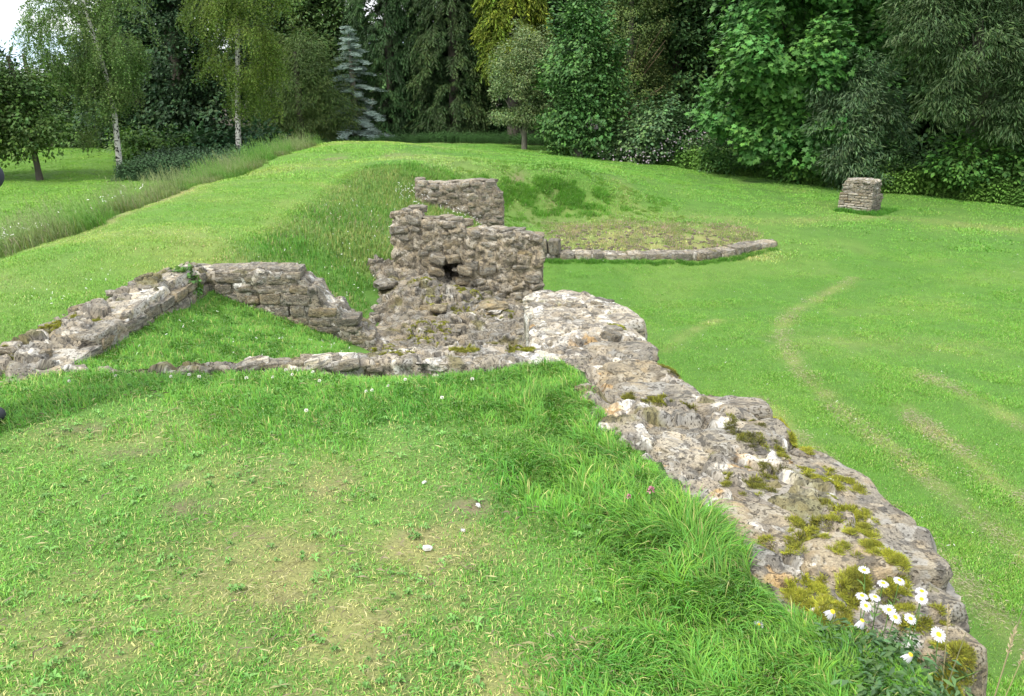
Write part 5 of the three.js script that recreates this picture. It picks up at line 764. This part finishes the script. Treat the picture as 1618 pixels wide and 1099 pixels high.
// the wood that closes the view
reseed(4301);
[['dark wood tree behind the maple at the end of the lower lawn', -19, 33], ['dark wood tree seen past the leaning birch trunk', -14.8, 34], ['dark wood tree behind the bushy mid-green tree', -9.5, 38], ['dark wood tree behind the cypress row', -2.5, 37], ['dark wood tree behind the golden-green cypress', 2.4, 36], ['dark wood tree behind the tall bushy elm', 5, 34], ['dark wood tree in the gap between the elm and the sycamore', 5.0, 31], ['dark wood tree deep behind the sycamore', 8.6, 28], ['dark wood tree deep behind the sallow', 11, 24.5], ['dark wood tree deep behind the narrow-leaved willow', 13.8, 22], ['dark wood tree close behind the tall willow, in its shade', 11.6, 21.2]].forEach(([label, x, d], i) => {
  const low = i < 1, H = low ? 3.2 : i === 2 ? 6 : 8; const L = []; for (let j = 0; j < (low ? 5 : 9); j++) L.push([x + rr(-2.2, 2.2), rr(-0.6, 1) + (low ? j * 0.1 - 0.4 : j * 0.85), rr(1.4, 2.1), rr(1.2, 1.7)]);
  tree('oak_tree', label, 'tree', x, d, [[0, 0, 0, 0.3], [0.1, H * 0.5, 0, 0.2], [0, H, 0, 0.05]], dk, L, S_dark, leafMat(0.15), 11, [[0.022, 0.055, 0.016], [0.045, 0.095, 0.026]], { gap: 0.3, base: -1, size: 1.35, limbs: 3 });
});
tree('hedge', 'low dark hedge closing the lower lawn behind the maple', 'hedge', -17, 29.5, null, null, [[-20, -0.6, 2, 0.7], [-17.5, -0.6, 1.8, 0.75], [-15, -0.6, 1.8, 0.8], [-13.2, -0.5, 1.2, 0.9]], S_broad, leafMat(0.2), 26, [[0.035, 0.085, 0.02], [0.075, 0.15, 0.03]], { gap: 0.32, base: -1 });
tree('shrub', 'green shrub at the foot of the leaning birch', 'bush', -11.0, 24.4, null, null, [[-11.3, -0.55, 0.75, 0.55], [-10.3, -0.55, 0.8, 0.5]], S_broad, leafMat(0.3), 34, [[0.05, 0.12, 0.02], [0.1, 0.19, 0.03]], { gap: 0.34, base: -1 });
tree('shrub', 'dark green shrubby growth between the two birch trunks', 'bush', -9.0, 24.8, null, null, [[-9.5, -0.6, 0.9, 0.45], [-8.6, -0.55, 0.8, 0.5], [-7.6, -0.5, 0.8, 0.5]], S_dark, leafMat(0.2), 26, [[0.025, 0.07, 0.025], [0.05, 0.11, 0.035]], { gap: 0.34, base: -1 });
// nettles and rank herbs along the edge of the wood
const nettle = [1, 2, 3].map((i) => { reseed(700 + i); const g = new Geo(); for (let s = 0; s < 5; s++) { const x = rr(-0.15, 0.15), z = rr(-0.15, 0.15), h = rr(0.35, 0.62), st = [0.8, 0.8, 0.7]; g.t(g.v(x - 0.006, 0, z, st), g.v(x + 0.006, 0, z, st), g.v(x + 0.03, h, z, st)); for (let j = 0; j < 6; j++) { const y = h * (0.2 + 0.15 * j), a = j * 1.57 + s, v = rr(0.75, 1.25); for (const q of [0, 3.14]) leaf(g, new THREE.Vector3(x + 0.03 * y / h, y, z), new THREE.Vector3(Math.cos(a + q), -0.25, Math.sin(a + q)).normalize(), Yax, 0.12 * (1.15 - y / h * 0.5), 0.06, [v, v, v], 0); } } return g.build(); });
reseed(4401);
sow('nettles', 'nettles and rank herbs in a strip along the edge of the wood', nettle, 4200, () => { const x = rr(1.2, 14), d = pl(WOOD, x) + 1.5 * Math.pow(rnd(), 1.2) - 1.0 + 0.25 * Math.sin(x * 2.1); return [x, d]; }, (x, d) => rr(0.6, 1.1) * (fbm(x * 1.2, d, 3, 2) > 0.38 ? 1 : 0.65), (x, d) => { const n = fbm(x * 0.9, d * 0.9, 31, 2), v = rr(0.8, 1.25), c = mix3([0.10, 0.25, 0.04], [0.17, 0.33, 0.055], sstep(0.35, 0.6, n)); return [c[0] * v, c[1] * v, c[2] * v]; }, true, leafMat(0.3));
reseed(4402);
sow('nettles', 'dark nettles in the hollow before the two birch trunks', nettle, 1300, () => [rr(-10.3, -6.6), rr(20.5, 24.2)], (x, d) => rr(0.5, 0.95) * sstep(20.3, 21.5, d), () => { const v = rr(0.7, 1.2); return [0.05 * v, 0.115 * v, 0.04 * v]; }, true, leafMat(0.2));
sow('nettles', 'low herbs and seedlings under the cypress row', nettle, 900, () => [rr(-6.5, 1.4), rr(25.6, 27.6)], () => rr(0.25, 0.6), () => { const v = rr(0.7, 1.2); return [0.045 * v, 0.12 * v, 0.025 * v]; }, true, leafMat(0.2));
// ---------------------------------------------------------------- small things
const M0 = (rgb, o = {}) => std({ color: new THREE.Color().setRGB(...rgb), ...o });
const petalMat = Object.assign(new THREE.MeshPhysicalMaterial({ color: new THREE.Color().setRGB(0.55, 0.54, 0.58), roughness: 0.7, transmission: 0.25, thickness: 0 }), { name: 'petals' }), discMat = M0([0.72, 0.46, 0.02]), stemMat = M0([0.1, 0.19, 0.04]), W1 = [1, 1, 1];
function petals(sd, n, r0, r1, w, droop, keep = 1) {
  reseed(sd); const g = new Geo();
  for (let i = 0; i < n; i++) { if (rnd() > keep) continue; const a = i / n * 6.283 + rr(-0.07, 0.07), ca = Math.cos(a), sa = Math.sin(a), L = r1 * rr(0.9, 1.05), dz = droop + rr(-0.12, 0.12), P = [[r0, w * 0.35], [lerp(r0, L, 0.4), w * 0.85], [lerp(r0, L, 0.8), w], [L, w * 0.45]], row = P.map(([r, h]) => { const y = -dz * (r - r0) * (r - r0) / (L - r0) + 0.001; return [g.v(ca * r - sa * h * 0.5, y, sa * r + ca * h * 0.5, W1), g.v(ca * r, y + 0.0012, sa * r, W1), g.v(ca * r + sa * h * 0.5, y, sa * r - ca * h * 0.5, W1)]; });
    for (let k = 0; k < 3; k++) { g.q(row[k][0], row[k][1], row[k + 1][1], row[k + 1][0]); g.q(row[k][1], row[k][2], row[k + 1][2], row[k + 1][1]); } }
  return g.build();
}
const petG = [petals(801, 17, 0.007, 0.026, 0.0062, 0.15), petals(802, 19, 0.007, 0.025, 0.006, 0.3), petals(803, 16, 0.007, 0.026, 0.0065, -0.05), petals(804, 16, 0.006, 0.021, 0.007, 2.2, 0.45)];
const discG = (() => { const g = new THREE.SphereGeometry(0.0092, 14, 7, 0, 6.2832, 0, 1.57); g.scale(1, 0.55, 1); return g; })();
function daisy(x, d, y, tilt, turn, label, group, kind = 0, size0 = 1) {
  const size = size0 * 0.78;
  const top = topAt(x, d, curtainMeshes), gy = Math.min(y - 0.05, Math.max(top ? top.y - 0.005 : -9, groundY(x, d) - 0.01)), t = thing('oxeye_daisy', label, 'flower', [x, gy, -d], 0, group);
  const g = new Geo(), h = y - gy, bx = rr(-0.02, 0.02); limb(g, [[bx, 0, rr(-0.02, 0.01), 0.0016], [bx * 0.6, h * 0.5, 0.004, 0.0014], [0, h - 0.001, 0, 0.0016]], 5); part('stem', g.build(), stemMat, t);
  const q = new Geo(); for (let i = 0; i < 3; i++) { const a = rr(0, 6.28), yy = h * rr(0.1, 0.6); leaf(q, new THREE.Vector3(bx * (1 - yy / h), yy, 0), new THREE.Vector3(Math.cos(a), 0.6, Math.sin(a)).normalize(), Yax, 0.03, 0.008, W1, 0); } part('leaf', q.build(), stemMat, t);
  const hd = new THREE.Group(); hd.name = 'flower_head'; hd.position.set(0, h, 0); hd.rotation.set(tilt, turn, 0, 'YXZ'); hd.scale.setScalar(size); t.add(hd);
  part('petals', petG[kind], petalMat, hd); part('disc', discG, discMat, hd); return t;
}
reseed(8100);
const DG = 'open oxeye daisies on the mossy end of the long wall';
daisy(1.2, 1.85, 0.12, 0.62, 0.1, 'big oxeye daisy by itself, lowest on the wall end and facing out of the picture', undefined, 0, 1.12);
[[1.25, 2.05, 1, 0.25, 'upper of the two open daisies at the outer edge of the wall end'], [1.23, 2.01, 2, 0.4, 'lower of the two open daisies at the outer edge of the wall end'], [1.12, 2.16, 2, 0.15, 'topmost open daisy of the cluster on the wall end'], [1.21, 2.11, 1, 0.2, 'open daisy just below the topmost one, closer to the outer edge of the wall'], [1.15, 2.09, 1, 0.1, 'open daisy just below the topmost one, closer to the long grass'], [1.05, 1.98, 0, 0.5, 'open daisy at the long-grass end of the row of four, above the drooping ones'], [1.11, 1.96, 2, 0.35, 'daisy partly hidden behind another in the middle of the row of four'], [1.115, 1.93, 0, 0.55, 'daisy overlapping the one behind it in the middle of the row of four'], [1.16, 1.93, 0, 0.5, 'open daisy at the outer end of the row of four, above the big lone one'], [1.06, 2.03, 1, 0.1, 'flat-lying daisy of a middle pair, the one closer to the long grass'], [1.1, 2.03, 1, 0.2, 'flat-lying daisy of a middle pair, the one farther from the long grass']].forEach(([x, d, k, tl, l]) => daisy(x, d, 0.115 + rr(-0.005, 0.005), tl + rr(-0.1, 0.1), rr(-0.6, 0.6), l, DG, k, rr(0.88, 1.05)));
daisy(0.94, 1.95, 0.12, 0.5, 0.3, 'daisy past its best with drooping petals beside the white lichened stone', undefined, 3, 1);
daisy(1.01, 1.91, 0.12, 0.3, 1.0, 'withered daisy with an orange-yellow centre and few petals, next to open daisies', undefined, 3, 0.9);
daisy(1.09, 1.78, 0.11, 0.5, 0.7, 'withered daisy with three petals left, down in the leaves below the open ones', undefined, 3, 0.9);
daisy(0.74, 1.98, 0.05, 1.0, -0.5, 'half closed white flower deep in the long grass', undefined, 2, 0.75);
{ // daisy foliage at the wall end
  const fol = spray(820, 20, 0.055, 0.032, 0.011, 0, { tumble: 0.9, flat: 1.1 }), M = [], C = []; reseed(8200);
  for (let i = 0; i < 90; i++) { const x = rr(0.92, 1.3), d = 1.68 + rr(0, 0.26), top = topAt(x, d, curtainMeshes), y = Math.max(top ? top.y : -9, groundY(x, d)); if (y < -0.4) continue; M.push(new THREE.Matrix4().compose(new THREE.Vector3(x, y + rr(0.01, 0.05), -d), new THREE.Quaternion().setFromEuler(new THREE.Euler(rr(-0.8, 0.2), rr(0, 6), rr(-0.4, 0.4))), new THREE.Vector3(1, 1, 1).multiplyScalar(rr(0.7, 1.2)))); const v = rr(0.8, 1.3); C.push(new THREE.Color().setRGB(0.085 * v, 0.17 * v, 0.06 * v)); }
  stuff('daisy_foliage', fol, leafMat(0.3), M, C, scene, 'small dark green leaves below the daisies at the wall end', 'foliage');
}
// white clover heads in the turf along the thin wall strip
const florets = (() => { reseed(830); const g = new Geo(); for (let i = 0; i < 40; i++) { const u = rv(); if (u.y < -0.5) u.y *= -1; const v = rr(0.8, 1.1); leaf(g, u.clone().multiplyScalar(0.004), u, rv(), 0.008, 0.005, [v, v * 0.99, v * 0.95], 2); } return g.build(); })();
const clovMat = std({ vertexColors: true, color: new THREE.Color().setRGB(0.78, 0.76, 0.72) }), redMat = std({ vertexColors: true, color: new THREE.Color().setRGB(0.46, 0.2, 0.26) });
const stalk = (h) => { const g = new Geo(); limb(g, [[0, 0, 0, 0.001], [0.002, h * 0.5, 0, 0.001], [0, h, 0, 0.001]], 4); return g.build(); };
{
  const h = 0.055, proto = thing('clover_flower', 'white clover head in the uncut turf before the thin strip of wall', 'flower', [0, 0, 0], 0, 'white clover heads in the turf'); part('stem', stalk(h), stemMat, proto); const hd = part('flower_head', florets, clovMat, proto); hd.position.y = h; hd.scale.setScalar(0.9);
  [[-2.16, 4.05], [-2.36, 3.95], [-1.85, 4.03], [-1.76, 4.05], [-1.68, 3.99], [-1.23, 4.05], [-1.28, 3.97], [-1.18, 3.99], [-1.08, 4.04], [-1.01, 3.89], [-0.99, 3.52], [-1.41, 3.94], [-0.65, 3.88], [-0.75, 3.79], [-0.72, 3.8], [-0.57, 3.96], [-0.35, 3.68], [-0.21, 3.92]].forEach(([x, d], i) => { const o = i ? copyOf(proto) : proto; o.position.set(x, groundY(x, d), -d); o.rotation.y = i; o.scale.setScalar(0.85 + 0.04 * (i % 6)); });
  [[0.52, 2.64, 'pink clover head, the larger of two in the long grass by the wall', 1.35], [0.43, 2.59, 'pink clover head, the smaller and lower of two in the long grass', 0.9]].forEach(([x, d, l, s]) => { const t = thing('red_clover', l, 'flower', [x, groundY(x, d), -d]); part('stem', stalk(0.12), stemMat, t); const q = part('flower_head', florets, redMat, t); q.position.y = 0.12; q.scale.setScalar(s * 1.1); });
}
reseed(8300);
const pebbleMat = M0([0.66, 0.64, 0.6], { bumpMap: stoneBump, bumpScale: 0.002 });
[[-0.3, 2.42, 0.034, 'white pebble shaped like a bean, lowest of four on the worn turf'], [-0.36, 2.91, 0.024, 'small white pebble, highest of four on the turf'], [-0.13, 2.71, 0.026, 'white pebble lying on the dark earth scar'], [-0.18, 2.54, 0.018, 'tiny white pebble between two larger ones on the turf']].forEach(([x, d, s, l], i) => { const m = new THREE.Mesh(boulders[i], pebbleMat); m.name = numbered('pebble'); m.position.set(x, groundY(x, d) + s * 0.35, -d); m.scale.set(s * 0.95, s * 0.5, s * 0.6); m.rotation.y = i; m.userData = { label: l, category: 'pebble', kind: 'thing' }; m.castShadow = m.receiveShadow = true; scene.add(m); });
// dry flowering grass stems that stand up by the wall end
function grassStem(x, d, y0, y1, lean, label, heads = true) {
  const t = thing('grass_stem', label, 'grass stem', [x, y0, -d]), h = y1 - y0, g = new Geo(); limb(g, [[0, 0, 0, 0.0022], [lean * 0.3, h * 0.5, 0, 0.0018], [lean, h, 0, 0.001]], 5); const c = M0(heads ? [0.33, 0.29, 0.14] : [0.2, 0.19, 0.1]); part('stem', g.build(), c, t);
  if (heads) { const q = new Geo(); for (let i = 0; i < 26; i++) { const f = i / 26, a = rr(0, 6.28); leaf(q, new THREE.Vector3(lean * (0.86 + 0.14 * f), h * (0.88 + 0.13 * f), 0), new THREE.Vector3(Math.cos(a) * 0.4, 1, Math.sin(a) * 0.4).normalize(), rv(), 0.016, 0.005, W1, 2); } part('seed_head', q.build(), M0([0.42, 0.35, 0.22]), t); }
  const l = new Geo(); for (let i = 0; i < 3; i++) { const a = rr(0, 6.28), yy = h * rr(0.15, 0.5); leaf(l, new THREE.Vector3(lean * 0.3 * yy / h, yy, 0), new THREE.Vector3(Math.cos(a), 1.1, Math.sin(a)).normalize(), Yax, 0.13, 0.006, W1, 0); } part('leaf', l.build(), stemMat, t); return t;
}
reseed(8400);
grassStem(1.315, 1.75, -0.45, 0.215, 0.02, 'straw-coloured seeding grass stem standing highest beside the wall end'); grassStem(1.36, 1.8, -0.5, 0.13, 0.06, 'bent brown grass stem just beyond the highest straw-coloured one'); grassStem(1.4, 1.86, -0.5, 0.25, 0.03, 'thin dark stem without a seed head by the wall end', false); grassStem(1.22, 1.82, -0.35, 0.15, 0.035, 'dry stem leaning on the last stone of the wall', false); grassStem(1.26, 1.86, -0.35, 0.2, -0.04, 'pale seeding stem rising close to the last big daisy'); grassStem(1.34, 1.7, -0.5, 0.02, 0.05, 'short seeding stem at the very bottom beside the wall end');
{ // broad dock leaf and dark plant in the wall corner
  const t = thing('dock_plant', 'dock plant with one broad upright leaf at the foot of the stepped wall', 'plant', [-2.62, groundY(-2.62, 6.4), -6.42]); [[0.2, 0.09, 1.2], [0.13, 0.06, 0.4], [0.12, 0.05, 2.4]].forEach(([L, W, a]) => { const g = new Geo(); leaf(g, new THREE.Vector3(0, 0, 0), new THREE.Vector3(Math.cos(a) * 0.5, 1, Math.sin(a) * 0.3).normalize(), new THREE.Vector3(0, 0.3, 1), L, W, W1, 0); part('leaf', g.build(), M0([0.15, 0.26, 0.04]), t); });
  const c = thing('ivy_plant', 'dark green leafy plant tucked in the corner where two walls meet', 'plant', [-2.7, groundY(-2.6, 6.3), -6.42]); crown(c, [[0, 0.1, 0.06, 0.09, 0.17, 0.09]], [spray(840, 14, 0.05, 0.035, 0.028, 0)], leafMat(0.25), 1300, [[0.045, 0.11, 0.02], [0.07, 0.15, 0.03]], { gap: 0.2, floor: -9 });
}
[[5.9, 22.6, 'thin grey metal post at the edge of the wood, by the pink-flowered bramble'], [6.55, 22.2, 'thin grey metal post under the sycamore at the edge of the wood']].forEach(([x, d, l]) => { const t = thing('metal_post', l, 'post', [x, groundY(x, d), -d]); const m = M0([0.34, 0.34, 0.33], { roughness: 0.6 }); const s = part('post', new THREE.CylinderGeometry(0.02, 0.02, 0.95, 10), m, t); s.position.y = 0.46; const c = part('cap', new THREE.SphereGeometry(0.024, 10, 6), m, t); c.position.y = 0.94; });
// countless small white flowers
{
  const star = (() => { const g = new Geo(); for (let k = 0; k < 3; k++) { reseed(850 + k); const c = g.v((k - 1) * 0.02, 0.02 * k, 0, W1); const R = []; for (let i = 0; i < 10; i++) { const a = i / 10 * 6.283, r = i % 2 ? 0.008 : 0.016; R.push(g.v((k - 1) * 0.02 + Math.cos(a) * r, 0.02 * k + 0.003, Math.sin(a) * r, W1)); } for (let i = 0; i < 10; i++) g.t(c, R[i], R[(i + 1) % 10]); } return g.build(); })();
  const fm = M0([0.74, 0.73, 0.71]); reseed(8500);
  const put = (label, N, gen, h0, h1, s0, s1, base) => { const M = []; for (let i = 0; i < N; i++) { const [x, d] = gen(); M.push(new THREE.Matrix4().compose(new THREE.Vector3(x, (base ?? groundY(x, d)) + rr(h0, h1), -d), new THREE.Quaternion().setFromEuler(new THREE.Euler(rr(0, 0.9), rr(0, 6), 0)), new THREE.Vector3(1, 1, 1).multiplyScalar(rr(s0, s1)))); } stuff('white_flowers', star, fm, M, null, scene, label, 'flowers'); };
  put('white flowers growing beside and below the small wall face', 110, () => (rnd() < 0.6 ? [rr(-1.75, -1.25), rr(12.0, 12.5)] : [rr(-1.1, -0.4), rr(11.7, 12.2)]), 0.06, 0.2, 0.2, 0.45);
  put('flat white flower heads in the tall grass at its end nearest the viewer', 60, () => (rnd() < 0.6 ? [rr(-5.4, -4.9), rr(7.4, 8.6)] : [rr(-5.6, -5.0), rr(8.8, 11.5)]), 0.16, 0.3, 0.3, 0.65);
  put('specks of white clover on the sunken lawn', 170, () => { const d = rr(4, 15); return [rr(xo(d) + 0.3, d * 0.68), d]; }, 0.02, 0.035, 0.12, 0.24);
  put('specks of white flower on the grassy slope above the ruins', 90, () => [rr(-2.4, -1.3), rr(7.2, 12)], 0.06, 0.12, 0.15, 0.3);
  put('specks of white clover in the grass triangle and on the ridge edge', 60, () => (rnd() < 0.6 ? [rr(-2.5, -0.8), rr(4.6, 6.2)] : [rr(-3.6, -3.2), rr(4.6, 6.5)]), 0.03, 0.06, 0.12, 0.25);
  // pale stones in the strawy patch
  const M = [], C = []; for (let i = 0; i < 420; i++) { const x = rr(0.6, 4.2), d = 12.55 + Math.pow(rnd(), 1.6) * 1.2 + 0.5 * sstep(3, 4.2, x), s = rr(0.015, 0.05); M.push(new THREE.Matrix4().compose(new THREE.Vector3(x, groundY(x, d) + s * 0.15, -d), new THREE.Quaternion().setFromEuler(new THREE.Euler(0, rr(0, 6), 0)), new THREE.Vector3(s * 1.3, s * 0.6, s))); const v = rr(0.6, 1.2); C.push(new THREE.Color().setRGB(v, v * 0.93, v * 0.84)); }
  stuff('gravel', rocks[2], stoneMat.grey, M, C, scene, 'loose stones and gravel strewn inside the curved footing', 'gravel');
}
// ---------------------------------------------------------------- the person at the edge of the picture
{
  const px = -2.612, pd = 3.40, gy = groundY(px, pd), V = (x, y, z) => new THREE.Vector3(x, y, z);
  const person = thing('person', 'person in a dark navy jacket and jeans, mostly cut off by the picture edge', 'person', [px, gy, -pd]);
  const J = { hipL: V(-0.09, 0.9, 0), hipR: V(0.09, 0.9, 0), kneeL: V(-0.11, 0.49, -0.03), kneeR: V(0.1, 0.49, -0.02), ankL: V(-0.12, 0.09, 0.02), ankR: V(0.105, 0.09, 0.02), pel: V(0, 0.94, 0), waist: V(0, 1.08, 0), chest: V(0, 1.3, 0), neck: V(0, 1.46, 0.01), head: V(0, 1.6, -0.02), shL: V(-0.18, 1.4, 0), shR: V(0.18, 1.4, 0), elL: V(-0.37, 1.19, -0.04), elR: V(0.39, 1.195, -0.02), wrL: V(-0.1, 1.36, -0.24), wrR: V(0.1, 1.36, -0.24) };
  const cap = (p, a, b, ra, rb) => { const abx = b.x - a.x, aby = b.y - a.y, abz = b.z - a.z, t = clamp(((p[0] - a.x) * abx + (p[1] - a.y) * aby + (p[2] - a.z) * abz) / (abx * abx + aby * aby + abz * abz || 1), 0, 1); return Math.hypot(p[0] - a.x - abx * t, p[1] - a.y - aby * t, p[2] - a.z - abz * t) - lerp(ra, rb, t); };
  function field(name, bones, lo, hi, cell, mat, parent, k = 0.03, extra) {
    const size = Math.max(hi[0] - lo[0], hi[1] - lo[1], hi[2] - lo[2]), N = Math.ceil(size / cell), mc = new MarchingCubes(N, mat, false, false, 200000), c = [0, 1, 2].map((i) => (lo[i] + hi[i]) / 2), half = size / 2;
    mc.isolation = 0;
    for (let z = 0; z < N; z++) for (let y = 0; y < N; y++) for (let x = 0; x < N; x++) {
      const p = [c[0] + (x / N * 2 - 1) * half, c[1] + (y / N * 2 - 1) * half, c[2] + (z / N * 2 - 1) * half]; let s = 9;
      for (const b of bones) { const q = cap(p, ...b); if (q > s + k) continue; const h = Math.max(k - Math.abs(s - q), 0) / k; s = Math.min(s, q) - h * h * k * 0.25; }
      if (extra) s = extra(p, s); mc.field[x + y * N + z * N * N] = -s;
    }
    mc.update(); const n = mc.count, g = new THREE.BufferGeometry(), P = mc.positionArray.slice(0, n * 3); for (let i = 0; i < n; i++) for (let a = 0; a < 3; a++) P[i * 3 + a] = c[a] + P[i * 3 + a] * half;
    g.setAttribute('position', new THREE.BufferAttribute(P, 3)); g.setAttribute('normal', new THREE.BufferAttribute(mc.normalArray.slice(0, n * 3), 3)); return part(name, g, mat, parent);
  }
  const skin = M0([0.52, 0.34, 0.26], { roughness: 0.6 }), navy = M0([0.022, 0.026, 0.045], { roughness: 0.8 }), denim = M0([0.035, 0.055, 0.12], { roughness: 0.9 }), shoe = M0([0.03, 0.032, 0.04], { roughness: 0.6 }), hairM = M0([0.06, 0.04, 0.025], { roughness: 0.7 });
  const arm = (s, e, w, r) => [[s, e, r, r * 0.86], [e, w, r * 0.84, r * 0.62]];
  const fingers = (w, sx) => { const L = [], pc = V(w.x - sx * 0.03, w.y + 0.07, w.z - 0.03); L.push([w, pc, 0.025, 0.034]); for (let i = 0; i < 4; i++) { const b = V(pc.x + (i - 1.5) * 0.019, pc.y + 0.03, pc.z), l = [0.055, 0.066, 0.062, 0.048][i], m = V(b.x, b.y + l * 0.55, b.z - l * 0.35), e = V(b.x - sx * 0.008, b.y + l * 0.75, b.z - l * 0.85); L.push([b, m, 0.009, 0.0085], [m, e, 0.0085, 0.0075]); } L.push([V(pc.x - sx * 0.03, pc.y - 0.01, pc.z), V(pc.x - sx * 0.055, pc.y + 0.035, pc.z - 0.02), 0.011, 0.009]); return L; };
  const face = (p, s) => { s = Math.min(s, cap(p, V(0, 1.6, -0.105), V(0, 1.575, -0.125), 0.008, 0.016), cap(p, V(-0.078, 1.62, -0.01), V(-0.082, 1.575, 0), 0.012, 0.01), cap(p, V(0.078, 1.62, -0.01), V(0.082, 1.575, 0), 0.012, 0.01)); for (const e of [-1, 1]) s = Math.max(s, -cap(p, V(e * 0.03, 1.612, -0.118), V(e * 0.036, 1.612, -0.114), 0.012, 0.012)); return Math.max(s, -cap(p, V(-0.02, 1.54, -0.112), V(0.02, 1.54, -0.112), 0.004, 0.004)); };
  field('body', [[J.pel, J.waist, 0.12, 0.115], [J.waist, J.chest, 0.115, 0.13], [J.chest, J.neck, 0.1, 0.055], [J.neck, J.head, 0.054, 0.055], [V(0, 1.64, 0), V(0, 1.59, -0.02), 0.092, 0.078], [V(0, 1.59, -0.03), V(0, 1.52, -0.06), 0.07, 0.042], [J.hipL, J.kneeL, 0.08, 0.052], [J.kneeL, J.ankL, 0.05, 0.036], [J.hipR, J.kneeR, 0.08, 0.052], [J.kneeR, J.ankR, 0.05, 0.036], [J.ankL, V(-0.132, 0.04, -0.12), 0.034, 0.024], [J.ankR, V(0.117, 0.04, -0.12), 0.034, 0.024], [J.chest, J.shL, 0.09, 0.055], [J.chest, J.shR, 0.09, 0.055], ...arm(J.shL, J.elL, J.wrL, 0.046), ...arm(J.shR, J.elR, J.wrR, 0.046), ...fingers(J.wrL, -1), ...fingers(J.wrR, 1)], [-0.9, 0, -0.9], [0.9, 1.8, 0.9], 0.0165, skin, person, 0.02, face);
  const jk = field('jacket', [[V(0, 0.92, 0), J.waist, 0.165, 0.15], [J.waist, J.chest, 0.15, 0.165], [J.chest, V(0, 1.45, 0.01), 0.13, 0.085], [J.chest, J.shL, 0.115, 0.08], [J.chest, J.shR, 0.115, 0.08], ...arm(J.shL, J.elL, J.wrL, 0.068), ...arm(J.shR, J.elR, J.wrR, 0.068)], [-0.56, 0.5, -0.56], [0.56, 1.62, 0.56], 0.013, navy, person, 0.03);
  jk.userData.label = 'dark navy jacket with bent elbow';
  field('trousers', [[V(0, 0.98, 0), V(0, 0.88, 0), 0.145, 0.14], [J.hipL, J.kneeL, 0.105, 0.078], [J.kneeL, J.ankL, 0.078, 0.068], [J.hipR, J.kneeR, 0.105, 0.078], [J.kneeR, J.ankR, 0.078, 0.07]], [-0.57, 0.0, -0.57], [0.57, 1.14, 0.57], 0.015, denim, person, 0.03).userData.label = 'dark blue jeans';
  for (const [a, s] of [[J.ankL, -1], [J.ankR, 1]]) field('shoe', [[V(a.x, 0.05, 0.05), V(a.x + s * 0.012, 0.04, -0.14), 0.044, 0.036], [V(a.x, 0.09, 0.025), V(a.x, 0.06, 0), 0.05, 0.048]], [a.x - 0.18, -0.02, -0.24], [a.x + 0.18, 0.32, 0.12], 0.008, shoe, person, 0.02, (p, q) => Math.max(q, -p[1] + 0.002));
  field('hair', [[V(0, 1.665, 0.012), V(0, 1.6, 0.04), 0.09, 0.075]], [-0.15, 1.48, -0.15], [0.15, 1.78, 0.15], 0.009, hairM, person, 0.02, (p, q) => Math.max(q, -(p[2] + 0.055 + (p[1] - 1.66) * 0.3)));
}
renderer.render(scene, camera);
